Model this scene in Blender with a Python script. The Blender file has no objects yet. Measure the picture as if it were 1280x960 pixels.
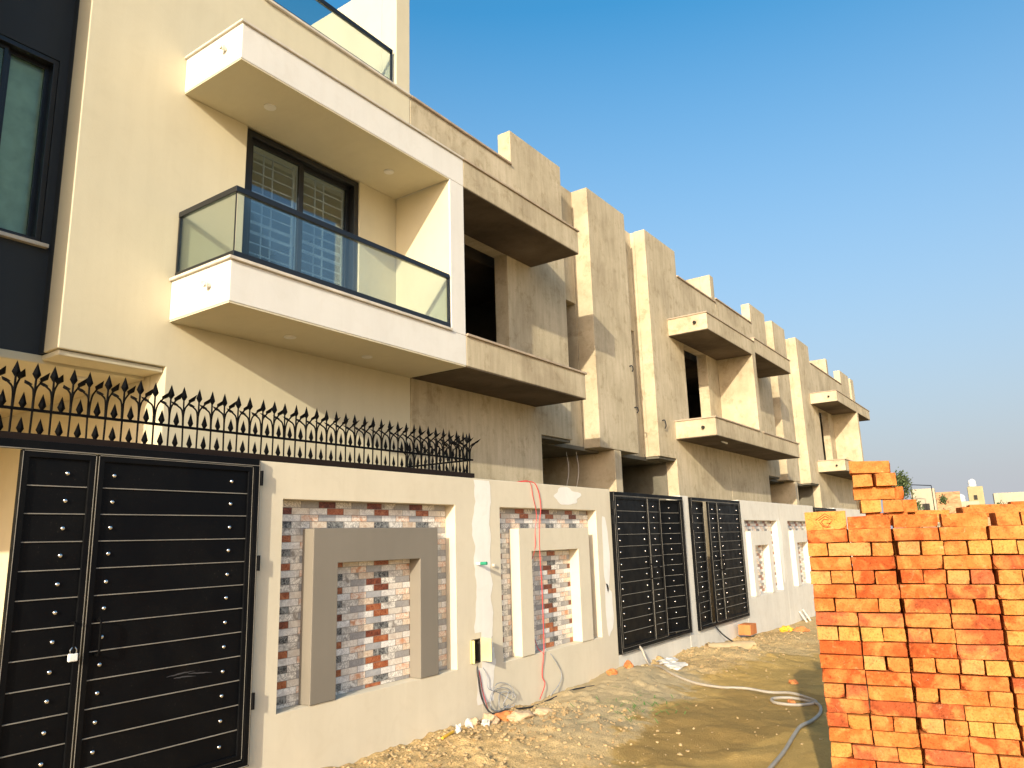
import bpy, bmesh, math, random
from mathutils import Vector, Matrix, noise
random.seed(7)
C = bpy.context.scene.collection
R = math.radians
ZO = 1.72                      # eye height: all z below are heights above the eye unless marked 'abs'

# ------------------------------------------------------------------ materials
def new_mat(name):
    m = bpy.data.materials.new(name); m.use_nodes = True
    nt = m.node_tree; b = nt.nodes['Principled BSDF']
    return m, nt, b
def N(nt, typ, **kw):
    n = nt.nodes.new(typ)
    for k, v in kw.items():
        if k in n.inputs: n.inputs[k].default_value = v
        else: setattr(n, k, v)
    return n
def ramp(nt, fac, stops, interp='LINEAR'):
    r = nt.nodes.new('ShaderNodeValToRGB'); cr = r.color_ramp; cr.interpolation = interp
    while len(cr.elements) < len(stops): cr.elements.new(0.5)
    for e, (p, c) in zip(cr.elements, stops):
        e.position = p; e.color = (*c, 1) if len(c) == 3 else c
    nt.links.new(fac, r.inputs[0]); return r
def mix(nt, f, a, b, mode='MIX'):
    m = nt.nodes.new('ShaderNodeMix'); m.data_type = 'RGBA'; m.blend_type = mode
    for s, v in ((0, f), (6, a), (7, b)):
        if isinstance(v, (int, float)): m.inputs[s].default_value = v
        elif isinstance(v, tuple): m.inputs[s].default_value = (*v, 1)
        else: nt.links.new(v, m.inputs[s])
    return m.outputs[2]
def pos(nt, scale=(1, 1, 1), obj=False):
    if obj: o = N(nt, 'ShaderNodeTexCoord').outputs['Object']
    else: o = N(nt, 'ShaderNodeNewGeometry').outputs['Position']
    mp = N(nt, 'ShaderNodeMapping'); mp.inputs['Scale'].default_value = scale
    nt.links.new(o, mp.inputs[0]); return mp.outputs[0]
def noi(nt, vec, scale, detail=4, rough=.55, dist=0.):
    n = N(nt, 'ShaderNodeTexNoise'); n.inputs['Scale'].default_value = scale
    n.inputs['Detail'].default_value = detail; n.inputs['Roughness'].default_value = rough
    n.inputs['Distortion'].default_value = dist
    nt.links.new(vec, n.inputs['Vector']); return n.outputs[0]
def bump(nt, b, h, strength=.3, dist=.01):
    n = N(nt, 'ShaderNodeBump'); n.inputs['Strength'].default_value = strength
    n.inputs['Distance'].default_value = dist
    nt.links.new(h, n.inputs['Height']); nt.links.new(n.outputs[0], b.inputs['Normal']); return n

def plaster_mat(name, dark, mid, light, streak=.35, rough=.92, grain=.35, blot=.5):
    m, nt, b = new_mat(name)
    p = pos(nt)
    big = noi(nt, p, .9, 6, .6, .3)
    c = ramp(nt, big, [(.32, dark), (.5, mid), (.68, light)]).outputs[0]
    st = noi(nt, pos(nt, (1.2, 6., .7)), 1.9, 8, .72)
    sr = ramp(nt, st, [(.40, (.62, .60, .56)), (.58, (1, 1, 1))]).outputs[0]
    c = mix(nt, streak, c, sr, 'MULTIPLY')
    bl = noi(nt, p, 4.6, 10, .74, .3)
    br = ramp(nt, bl, [(.33, (.66, .62, .55)), (.47, (1, 1, 1)), (.62, (1, 1, 1)), (.72, (1.12, 1.12, 1.12))]).outputs[0]
    c = mix(nt, blot, c, br, 'MULTIPLY')
    fi = noi(nt, p, 60, 3, .6)
    c = mix(nt, .25, c, ramp(nt, fi, [(.3, (.75, .75, .75)), (.7, (1.1, 1.1, 1.1))]).outputs[0], 'MULTIPLY')
    nt.links.new(c, b.inputs['Base Color']); b.inputs['Roughness'].default_value = rough
    b.inputs['Specular IOR Level'].default_value = .15
    h = mix(nt, .5, noi(nt, p, 9, 6, .6), noi(nt, p, 90, 3, .6))
    bump(nt, b, h, grain, .012)
    return m
def paint_mat(name, col, var=.06, rough=.7, streak=.12, grain=.1, dirt=0.):
    m, nt, b = new_mat(name); p = pos(nt)
    lo = tuple(x * (1 - var) for x in col); hi = tuple(min(1, x * (1 + var * .6)) for x in col)
    c = ramp(nt, noi(nt, p, 1.3, 5, .6, .4), [(.35, lo), (.65, hi)]).outputs[0]
    st = noi(nt, pos(nt, (1.5, 4, .3)), 2.0, 5, .6)
    c = mix(nt, streak, c, ramp(nt, st, [(.42, (.78, .75, .7)), (.56, (1, 1, 1))]).outputs[0], 'MULTIPLY')
    if dirt:
        d = noi(nt, p, 5, 7, .7, 1.)
        c = mix(nt, dirt, c, ramp(nt, d, [(.36, (.72, .66, .56)), (.5, (1, 1, 1))]).outputs[0], 'MULTIPLY')
    nt.links.new(c, b.inputs['Base Color']); b.inputs['Roughness'].default_value = rough
    b.inputs['Specular IOR Level'].default_value = .25
    bump(nt, b, mix(nt, .4, noi(nt, p, 4, 5, .6), noi(nt, p, 70, 3, .6)), grain, .01)
    return m
def simple_mat(name, col, rough=.5, metal=0., spec=.5, bumps=None):
    m, nt, b = new_mat(name)
    p = pos(nt, obj=True)
    c = ramp(nt, noi(nt, p, 7, 4), [(.3, tuple(x * .82 for x in col)), (.7, tuple(min(1, x * 1.12) for x in col))]).outputs[0]
    nt.links.new(c, b.inputs['Base Color'])
    b.inputs['Roughness'].default_value = rough; b.inputs['Metallic'].default_value = metal
    b.inputs['Specular IOR Level'].default_value = spec
    if bumps: bump(nt, b, noi(nt, p, bumps[0], 5, .6), bumps[1], .01)
    return m
def glass_mat(name, tint=(.86, .93, .93), alpha=.25, rough=.02, fk=.8):
    m, nt, b = new_mat(name)
    out = nt.nodes['Material Output']
    gl = N(nt, 'ShaderNodeBsdfGlossy'); gl.inputs['Roughness'].default_value = rough
    tr = N(nt, 'ShaderNodeBsdfTransparent'); tr.inputs[0].default_value = (*tint, 1)
    fr = N(nt, 'ShaderNodeFresnel'); fr.inputs[0].default_value = 1.5
    mth = N(nt, 'ShaderNodeMath', operation='MULTIPLY_ADD'); nt.links.new(fr.outputs[0], mth.inputs[0])
    mth.inputs[1].default_value = fk; mth.inputs[2].default_value = alpha
    mx = N(nt, 'ShaderNodeMixShader'); nt.links.new(mth.outputs[0], mx.inputs[0])
    nt.links.new(tr.outputs[0], mx.inputs[1]); nt.links.new(gl.outputs[0], mx.inputs[2])
    nt.links.new(mx.outputs[0], out.inputs[0]); return m

M = {}
M['concrete'] = plaster_mat('concrete_render', (.40, .33, .225), (.52, .44, .305), (.60, .51, .365), .38, blot=.72)
M['concrete_grey'] = plaster_mat('concrete_render_shade', (.10, .092, .07), (.15, .138, .108), (.20, .18, .14), .25)  # darker copy of the concrete, porch shade put into the colour
M['soffit'] = plaster_mat('shade_dark_slab', (.07, .052, .036), (.11, .085, .06), (.16, .125, .09), .1)  # shade under balconies and canopies is put into this dark tone
M['cream'] = paint_mat('cream_paint', (.60, .54, .39), .04, .75, .09, .2, .06)
M['white'] = paint_mat('white_paint', (.71, .685, .635), .03, .7, .10, .16, .10)
M['wall_cream'] = paint_mat('boundary_cream_paint', (.66, .59, .455), .04, .8, .10, .12, .10)
M['wall_white'] = paint_mat('boundary_white_primer', (.68, .645, .57), .06, .85, .15, .16, .2)
M['putty'] = paint_mat('white_putty', (.82, .79, .73), .05, .85, .1, .12, .12)
M['taupe'] = paint_mat('taupe_paint', (.215, .19, .155), .05, .7, .08, .06)
M['navy'] = paint_mat('dark_slate_paint', (.030, .035, .041), .08, .6, .05, .06)
M['coping'] = simple_mat('coping_marble', (.60, .54, .45), .6)
M['coping_raw'] = simple_mat('coping_cement', (.42, .33, .24), .8)
M['black'] = simple_mat('black_gate_enamel', (.0022, .0026, .0036), .5, 0, .10, (14, .06))
M['iron'] = simple_mat('black_iron', (.003, .003, .0034), .6, 0, .06)
M['rail'] = simple_mat('brown_rail', (.018, .012, .010), .6, 0, .1)
M['trim'] = simple_mat('painted_glint_grey', (.27, .25, .215), .5, .2, .4)  # pale grey puts the sun highlight on the black gate strips into the colour
M['chrome'] = simple_mat('chrome_stud', (.75, .72, .68), .22, 1.)
M['aluminium'] = simple_mat('black_aluminium', (.010, .011, .013), .35)
M['glass'] = glass_mat('balcony_glass', (.88, .93, .91), .01, .01, .3)
M['window_glass'] = glass_mat('window_glass', (.84, .92, .97), .02, .015, .4)
M['blind_glass'] = glass_mat('tinted_glass', (.78, .88, .86), .02, .03, .25)
M['grille'] = simple_mat('white_grille', (.52, .51, .49), .5)
M['blind'] = simple_mat('pale_blind', (.70, .80, .74), .8)
M['dark_room'] = simple_mat('shade_dark_room_wall', (.06, .055, .048), .95)  # darkness of the rooms is put into the wall colour
M['red_door'] = simple_mat('dark_red_door', (.05, .012, .010), .5)
M['pvc_white'] = simple_mat('white_pvc', (.80, .78, .74), .4)
M['pvc_grey'] = simple_mat('grey_hose', (.33, .29, .235), .5)
M['green'] = simple_mat('green_plastic', (.02, .26, .15), .45)
M['yellow_box'] = simple_mat('pale_yellow_plastic', (.74, .64, .30), .5)
M['scuff'] = simple_mat('bare_scuff', (.05, .05, .055), .5)
M['dark'] = simple_mat('dark_cavity', (.03, .026, .02), .9)
M['wire_red'] = simple_mat('red_wire', (.62, .04, .04), .4)
M['wire_black'] = simple_mat('black_wire', (.02, .02, .022), .5)
M['wire_grey'] = simple_mat('grey_wire', (.30, .31, .33), .5)
M['padlock'] = simple_mat('white_padlock', (.8, .78, .74), .35)
M['steel'] = simple_mat('padlock_steel', (.6, .6, .6), .25, 1.)
M['stone'] = simple_mat('rubble_stone', (.52, .38, .24), .95, 0, .1, (20, .5))
M['brick_bit'] = simple_mat('broken_brick', (.55, .20, .07), .95, 0, .1, (25, .5))
M['paper'] = simple_mat('white_litter', (.58, .55, .50), .8)
M['yellow'] = simple_mat('yellow_litter', (.72, .42, .03), .7)
M['cement_pipe'] = simple_mat('clay_pipe', (.46, .34, .19), .9)
M['far_cream'] = paint_mat('far_cream_wall', (.40, .345, .25), .08)
M['far_yellow'] = paint_mat('far_yellow_wall', (.36, .30, .16), .1)
M['tank'] = simple_mat('white_tank', (.62, .61, .62), .5)
M['trunk'] = simple_mat('bark', (.12, .08, .05), .9)
M['clod'] = plaster_mat('soil_clod', (.34, .23, .115), (.44, .31, .16), (.54, .40, .22))

def leaf_mat():
    m, nt, b = new_mat('foliage')
    c = ramp(nt, noi(nt, pos(nt, obj=True), 2.2, 3), [(.3, (.032, .055, .014)), (.55, (.06, .085, .022)), (.75, (.11, .125, .038))]).outputs[0]
    nt.links.new(c, b.inputs['Base Color']); b.inputs['Roughness'].default_value = .7
    return m
M['leaf'] = leaf_mat()
M['grass'] = simple_mat('cut_grass', (.10, .24, .04), .7)

def enamel():
    m, nt, b = new_mat('black_gate_enamel'); p = pos(nt)
    d = ramp(nt, noi(nt, p, 75, 4, .7), [(.62, (0, 0, 0)), (.76, (1, 1, 1))]).outputs[0]
    sm = ramp(nt, noi(nt, p, 2.2, 6, .65, .6), [(.42, (0, 0, 0)), (.75, (1, 1, 1))]).outputs[0]
    a = N(nt, 'ShaderNodeMath', operation='MULTIPLY'); nt.links.new(d, a.inputs[0]); nt.links.new(sm, a.inputs[1])
    c = mix(nt, sm, (.0020, .0024, .0034), (.0050, .0050, .0052)); c = mix(nt, a.outputs[0], c, (.060, .052, .042))
    nt.links.new(c, b.inputs['Base Color']); b.inputs['Specular IOR Level'].default_value = .12
    r = ramp(nt, noi(nt, p, 5, 5, .6), [(.3, (.36, .36, .36)), (.7, (.6, .6, .6))]).outputs[0]; nt.links.new(r, b.inputs['Roughness'])
    bump(nt, b, noi(nt, p, 6, 4, .5), .10, .01)
    return m
M['black'] = enamel()
def brick_mat():
    m, nt, b = new_mat('clay_brick')
    oi = N(nt, 'ShaderNodeObjectInfo')
    tc = N(nt, 'ShaderNodeTexCoord'); ad = N(nt, 'ShaderNodeVectorMath', operation='ADD')
    mu = N(nt, 'ShaderNodeVectorMath', operation='SCALE'); mu.inputs['Scale'].default_value = 37.
    cx = N(nt, 'ShaderNodeCombineXYZ')
    for i in range(3): nt.links.new(oi.outputs['Random'], cx.inputs[i])
    nt.links.new(cx.outputs[0], mu.inputs[0]); nt.links.new(tc.outputs['Object'], ad.inputs[0]); nt.links.new(mu.outputs[0], ad.inputs[1])
    v = ad.outputs[0]
    patch = noi(nt, v, 9, 3, .5, .6)
    f = ramp(nt, patch, [(.46, (0, 0, 0)), (.62, (1, 1, 1))]).outputs[0]
    yel = mix(nt, .6, oi.outputs['Color'], (.56, .235, .065))
    c = mix(nt, f, oi.outputs['Color'], yel)
    band = noi(nt, v, 18, 6, .7, .5)
    c = mix(nt, .75, c, ramp(nt, band, [(.30, (.50, .42, .42)), (.48, (1, 1, 1)), (.66, (1.1, 1.12, 1.15))]).outputs[0], 'MULTIPLY')
    spk = noi(nt, v, 95, 4, .7)
    c = mix(nt, .8, c, ramp(nt, spk, [(.30, (.38, .30, .28)), (.46, (1, 1, 1)), (.7, (1.15, 1.2, 1.25))]).outputs[0], 'MULTIPLY')
    pale = ramp(nt, noi(nt, v, 30, 5, .7, 1.2), [(.60, (0, 0, 0)), (.74, (1, 1, 1))]).outputs[0]
    pm = N(nt, 'ShaderNodeMath', operation='MULTIPLY'); nt.links.new(pale, pm.inputs[0]); pm.inputs[1].default_value = .42
    c = mix(nt, pm.outputs[0], c, (.66, .42, .24))
    nt.links.new(c, b.inputs['Base Color']); b.inputs['Roughness'].default_value = .95
    b.inputs['Specular IOR Level'].default_value = .1
    bump(nt, b, mix(nt, .5, noi(nt, v, 28, 6, .65), noi(nt, v, 120, 3, .6)), .55, .006)
    return m
M['brick'] = brick_mat()

def tile_mat():
    m, nt, b = new_mat('printed_marble_tile')
    at = N(nt, 'ShaderNodeAttribute', attribute_name='tile_colour')
    vn = N(nt, 'ShaderNodeAttribute', attribute_name='vein_colour')
    p = pos(nt)
    w = noi(nt, p, 22, 5, .6, 2.2)
    f = ramp(nt, w, [(.46, (0, 0, 0)), (.52, (1, 1, 1)), (.57, (0, 0, 0))]).outputs[0]
    g = ramp(nt, noi(nt, p, 14, 3, .5, 1.), [(.5, (0, 0, 0)), (.68, (1, 1, 1))]).outputs[0]
    mm = N(nt, 'ShaderNodeMath', operation='MAXIMUM'); nt.links.new(f, mm.inputs[0]); nt.links.new(g, mm.inputs[1])
    mk = N(nt, 'ShaderNodeMath', operation='MULTIPLY'); nt.links.new(mm.outputs[0], mk.inputs[0]); mk.inputs[1].default_value = .85
    c = mix(nt, mk.outputs[0], at.outputs['Color'], vn.outputs['Color'])
    nt.links.new(c, b.inputs['Base Color']); b.inputs['Roughness'].default_value = .35
    return m
M['tile'] = tile_mat()
M['grout'] = simple_mat('tile_grout', (.62, .54, .45), .9)

def ground_mat():
    m, nt, b = new_mat('dirt_road')
    p = pos(nt)
    big = noi(nt, p, .55, 6, .6, .5)
    c = ramp(nt, big, [(.3, (.44, .295, .13)), (.48, (.55, .385, .18)), (.7, (.63, .465, .235))]).outputs[0]
    md = noi(nt, p, 6, 8, .7, .6)
    c = mix(nt, .55, c, ramp(nt, md, [(.3, (.62, .58, .52)), (.5, (1, 1, 1)), (.7, (1.16, 1.14, 1.1))]).outputs[0], 'MULTIPLY')
    fn = noi(nt, p, 55, 5, .7)
    c = mix(nt, .75, c, ramp(nt, fn, [(.33, (.5, .46, .40)), (.5, (1, 1, 1)), (.66, (1.3, 1.27, 1.22))]).outputs[0], 'MULTIPLY')
    vo = N(nt, 'ShaderNodeTexVoronoi', feature='F1'); vo.inputs['Scale'].default_value = 42.; nt.links.new(p, vo.inputs['Vector'])
    sc_ = N(nt, 'ShaderNodeSeparateColor'); nt.links.new(vo.outputs['Color'], sc_.inputs[0])
    ms = N(nt, 'ShaderNodeMath', operation='MULTIPLY'); nt.links.new(ramp(nt, vo.outputs['Distance'], [(.18, (1, 1, 1)), (.34, (0, 0, 0))]).outputs[0], ms.inputs[0])
    nt.links.new(ramp(nt, sc_.outputs[0], [(.55, (0, 0, 0)), (.75, (1, 1, 1))]).outputs[0], ms.inputs[1])
    c = mix(nt, ms.outputs[0], c, mix(nt, sc_.outputs[1], (.26, .18, .10), (.70, .56, .36)))
    # grey silt strip along the wall and a spilled-water patch in mid road, both ragged
    def blob(cx, cy, rx, ry, rot, n_amp, s0, s1):
        mp = N(nt, 'ShaderNodeMapping', vector_type='TEXTURE')
        mp.inputs['Location'].default_value = (cx, cy, 0); mp.inputs['Rotation'].default_value = (0, 0, rot)
        mp.inputs['Scale'].default_value = (rx, ry, 30)
        g = N(nt, 'ShaderNodeNewGeometry'); nt.links.new(g.outputs['Position'], mp.inputs[0])
        ln = N(nt, 'ShaderNodeVectorMath', operation='LENGTH'); nt.links.new(mp.outputs[0], ln.inputs[0])
        nn = noi(nt, p, 1.6, 8, .66, .9)
        a = N(nt, 'ShaderNodeMath', operation='MULTIPLY_ADD'); nt.links.new(nn, a.inputs[0]); a.inputs[1].default_value = n_amp
        nt.links.new(ln.outputs['Value'], a.inputs[2])
        r_ = N(nt, 'ShaderNodeMapRange'); nt.links.new(a.outputs[0], r_.inputs[0])
        r_.inputs[1].default_value = s0 + n_amp * .5; r_.inputs[2].default_value = s1 + n_amp * .5; r_.inputs[3].default_value = 1; r_.inputs[4].default_value = 0
        return r_.outputs[0]
    wet = blob(-2.3, 8.4, 1.45, 4.6, R(4), 1.3, .86, 1.0)
    wr = blob(-2.75, 7.7, .75, 1.9, R(-6), 1.5, .8, .95)
    silt = blob(-4.0, 7.7, 1.0, 2.0, R(6), .8, .75, 1.15)
    c = mix(nt, silt, c, mix(nt, md, (.40, .305, .17), (.52, .41, .24)))
    wc = mix(nt, md, (.34, .212, .055), (.55, .36, .11))
    wm = N(nt, 'ShaderNodeMath', operation='MULTIPLY'); nt.links.new(wet, wm.inputs[0]); wm.inputs[1].default_value = .8
    c = mix(nt, wm.outputs[0], c, wc)
    wm2 = N(nt, 'ShaderNodeMath', operation='MULTIPLY'); nt.links.new(wr, wm2.inputs[0]); wm2.inputs[1].default_value = .6
    c = mix(nt, wm2.outputs[0], c, (.24, .155, .055))
    nt.links.new(c, b.inputs['Base Color']); b.inputs['Roughness'].default_value = .95
    b.inputs['Specular IOR Level'].default_value = .1
    bump(nt, b, mix(nt, .6, noi(nt, p, 14, 8, .7), noi(nt, p, 70, 5, .7)), .75, .03)
    return m
M['ground'] = ground_mat()
def far_brick_mat():
    m, nt, b = new_mat('far_brick_wall')
    c = ramp(nt, noi(nt, pos(nt, (1, 1, 3)), 1.4, 6, .7), [(.3, (.30, .13, .06)), (.5, (.44, .22, .11)), (.7, (.55, .34, .18))]).outputs[0]
    nt.links.new(c, b.inputs['Base Color']); b.inputs['Roughness'].default_value = .95
    return m
M['far_brick'] = far_brick_mat()

# ------------------------------------------------------------------ object helpers
def chain_loc(o):
    v = Vector((0, 0, 0))
    while o is not None: v += o.location; o = o.parent
    return v
def thing(name, label, cat, loc=(0, 0, 0), rot=0, group=None):
    o = bpy.data.objects.new(name, None); o.empty_display_size = .1
    C.objects.link(o); o.location = loc; o.rotation_euler = (0, 0, rot)
    tag(o, label, cat, group); return o
def tag(o, label=None, cat=None, group=None, kind=None):
    if label: o['label'] = label
    if cat: o['category'] = cat
    if group: o['group'] = group
    if kind: o['kind'] = kind
    return o
def obj(name, bm, mat, parent=None, bevel=0., smooth=False, local=False, mats=None):
    """world-space bmesh (or local when local=True) -> one mesh object under parent"""
    if not local:
        off = chain_loc(parent) if parent else Vector((0, 0, 0))
        if off.length: bmesh.ops.translate(bm, verts=bm.verts, vec=-off)
    me = bpy.data.meshes.new(name); bm.to_mesh(me); bm.free()
    for mm in (mats or [mat]): me.materials.append(M[mm])
    if smooth:
        for p in me.polygons: p.use_smooth = True
    o = bpy.data.objects.new(name, me); C.objects.link(o)
    if parent: o.parent = parent
    if bevel:
        md = o.modifiers.new('bevel', 'BEVEL'); md.width = bevel; md.segments = 2; md.limit_method = 'ANGLE'; md.angle_limit = R(40)
    return o
def recentre(o):
    """move a top-level mesh's origin to the bottom centre of its shape"""
    vs = [v.co for v in o.data.vertices]
    c = Vector((sum(v.x for v in vs) / len(vs), sum(v.y for v in vs) / len(vs), min(v.z for v in vs)))
    for v in o.data.vertices: v.co -= c
    o.location += c; return o
def csg(solids, cuts=(), dz=ZO, bm=None):
    """union of axis boxes (x0,x1,y0,y1,z0,z1) minus boxes, one clean skin without inner faces"""
    bm = bm or bmesh.new()
    ax = []
    for a in range(3):
        s = set()
        for b in list(solids) + list(cuts): s.add(round(b[2 * a], 4)); s.add(round(b[2 * a + 1], 4))
        ax.append(sorted(s))
    def inside(i, j, k):
        if not (0 <= i < len(ax[0]) - 1 and 0 <= j < len(ax[1]) - 1 and 0 <= k < len(ax[2]) - 1): return False
        c = [(ax[a][t] + ax[a][t + 1]) / 2 for a, t in enumerate((i, j, k))]
        def h(b): return all(b[2 * a] < c[a] < b[2 * a + 1] for a in range(3))
        return any(h(b) for b in solids) and not any(h(b) for b in cuts)
    grid = {}
    for i in range(len(ax[0]) - 1):
        for j in range(len(ax[1]) - 1):
            for k in range(len(ax[2]) - 1): grid[i, j, k] = inside(i, j, k)
    vt = {}
    def v(i, j, k):
        if (i, j, k) not in vt: vt[i, j, k] = bm.verts.new((ax[0][i], ax[1][j], ax[2][k] + dz))
        return vt[i, j, k]
    for (i, j, k), s in grid.items():
        if not s: continue
        g = lambda *t: grid.get(t, False)
        F = []
        if not g(i - 1, j, k): F.append([(i, j, k), (i, j, k + 1), (i, j + 1, k + 1), (i, j + 1, k)])
        if not g(i + 1, j, k): F.append([(i + 1, j, k), (i + 1, j + 1, k), (i + 1, j + 1, k + 1), (i + 1, j, k + 1)])
        if not g(i, j - 1, k): F.append([(i, j, k), (i + 1, j, k), (i + 1, j, k + 1), (i, j, k + 1)])
        if not g(i, j + 1, k): F.append([(i, j + 1, k), (i, j + 1, k + 1), (i + 1, j + 1, k + 1), (i + 1, j + 1, k)])
        if not g(i, j, k - 1): F.append([(i, j, k), (i, j + 1, k), (i + 1, j + 1, k), (i + 1, j, k)])
        if not g(i, j, k + 1): F.append([(i, j, k + 1), (i + 1, j, k + 1), (i + 1, j + 1, k + 1), (i, j + 1, k + 1)])
        for f in F: bm.faces.new([v(*t) for t in f])
    return bm
def box(bm, x0, x1, y0, y1, z0, z1, dz=0.):
    return csg([(x0, x1, y0, y1, z0, z1)], (), dz, bm)
def tube(bm, pts, r, seg=8, caps=True):
    pts = [Vector(p) for p in pts]; rings = []
    up = None
    for i, p in enumerate(pts):
        d = (pts[min(i + 1, len(pts) - 1)] - pts[max(i - 1, 0)]).normalized()
        if up is None: up = Vector((0, 0, 1)) if abs(d.z) < .9 else Vector((1, 0, 0))
        a = d.cross(up)
        if a.length < 1e-4: a = d.orthogonal()
        a.normalize(); b = d.cross(a).normalized(); up = -b if b.dot(up) < 0 else b
        rr = r[i] if isinstance(r, (list, tuple)) else r
        rings.append([bm.verts.new(p + a * (rr * math.cos(t)) + b * (rr * math.sin(t))) for t in [2 * math.pi * k / seg for k in range(seg)]])
    for A, B in zip(rings, rings[1:]):
        for k in range(seg):
            bm.faces.new((A[k], A[(k + 1) % seg], B[(k + 1) % seg], B[k]))
    if caps:
        bm.faces.new(rings[0][::-1]); bm.faces.new(rings[-1])
    return bm
def spline(pts, n=8):
    P = [Vector(p) for p in pts]; P = [P[0] * 2 - P[1]] + P + [P[-1] * 2 - P[-2]]
    out = []
    for i in range(1, len(P) - 2):
        a, b, c, d = P[i - 1:i + 3]
        for k in range(n):
            t = k / n
            out.append(.5 * ((2 * b) + (c - a) * t + (2 * a - 5 * b + 4 * c - d) * t * t + (3 * b - a - 3 * c + d) * t ** 3))
    out.append(P[-2]); return out
def fix(bm): bmesh.ops.recalc_face_normals(bm, faces=bm.faces); return bm
def blob(bm, c, r, sx=1, sy=1, sz=1, sub=2, rough=.25, seed=0, rot=0):
    t = bmesh.ops.create_icosphere(bm, subdivisions=sub, radius=1.)
    cs, sn = math.cos(rot), math.sin(rot)
    for v in t['verts']:
        k = 1 + rough * noise.noise(v.co * 1.6 + Vector((seed * 3.1, seed * 7.7, 0))) * 1.6
        p = Vector((v.co.x * sx, v.co.y * sy, v.co.z * sz)) * r * k
        v.co = Vector((p.x * cs - p.y * sn, p.x * sn + p.y * cs, p.z)) + Vector(c)

# ------------------------------------------------------------------ ground
def sstep(a, b, t):
    t = max(0, min(1, (t - a) / (b - a))); return t * t * (3 - 2 * t)
def gz(x, y):
    h = -.26 * sstep(9, 19, y) - .05 * sstep(-4.5, -2.5, x) * sstep(3, 8, y)
    near = 1 - sstep(0, 1.2, x + 4.8)
    h += near * .05 * (.4 + noise.noise(Vector((y * 1.1, 3, 0))))
    h += .10 * math.exp(-((x + 4.35) / .5) ** 2 - ((y - 8.6) / 1.0) ** 2)
    h += .10 * math.exp(-((x + 3.9) / .6) ** 2 - ((y - 11.3) / 1.1) ** 2)
    h += .07 * math.exp(-((x + 4.1) / .5) ** 2 - ((y - 5.9) / .8) ** 2)
    h += .05 * math.exp(-((x + 3.6) / .35) ** 2 - ((y - 6.1) / .5) ** 2)
    fade = 1 - sstep(30, 60, abs(y)) 
    h += fade * (.045 * noise.noise(Vector((x * .9, y * .9, 0))) + .025 * noise.noise(Vector((x * 3, y * 3, 1))))
    rough = (1 - sstep(-4.2, -2.9, x)) + .35
    lump = max(0, noise.noise(Vector((x * 7, y * 7, 2)))) ** 1.5
    h += fade * rough * (.05 * lump + .018 * noise.noise(Vector((x * 10, y * 10, 8))) + .012 * noise.noise(Vector((x * 18, y * 18, 4))))
    return h
def axis_lines(dense0, dense1, step, far):
    L = [dense0 + i * step for i in range(int((dense1 - dense0) / step) + 1)]
    s = step; a = dense0; b = L[-1]; lo, hi = [], []
    while a > -far: s *= 1.28; a -= s; lo.append(a)
    s = step
    while b < far: s *= 1.28; b += s; hi.append(b)
    return lo[::-1] + L + hi
xs = axis_lines(-5.0, 1.0, .035, 4000); ys = axis_lines(3.4, 14.0, .042, 4000)
bm = bmesh.new()
G = [[bm.verts.new((x, y, gz(x, y) if abs(x) < 60 and abs(y) < 120 else -.26 * (y > 9))) for x in xs] for y in ys]
for j in range(len(ys) - 1):
    for i in range(len(xs) - 1):
        bm.faces.new((G[j][i], G[j][i + 1], G[j + 1][i + 1], G[j + 1][i]))
tag(obj('ground', bm, 'ground', smooth=True), kind='structure')

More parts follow.
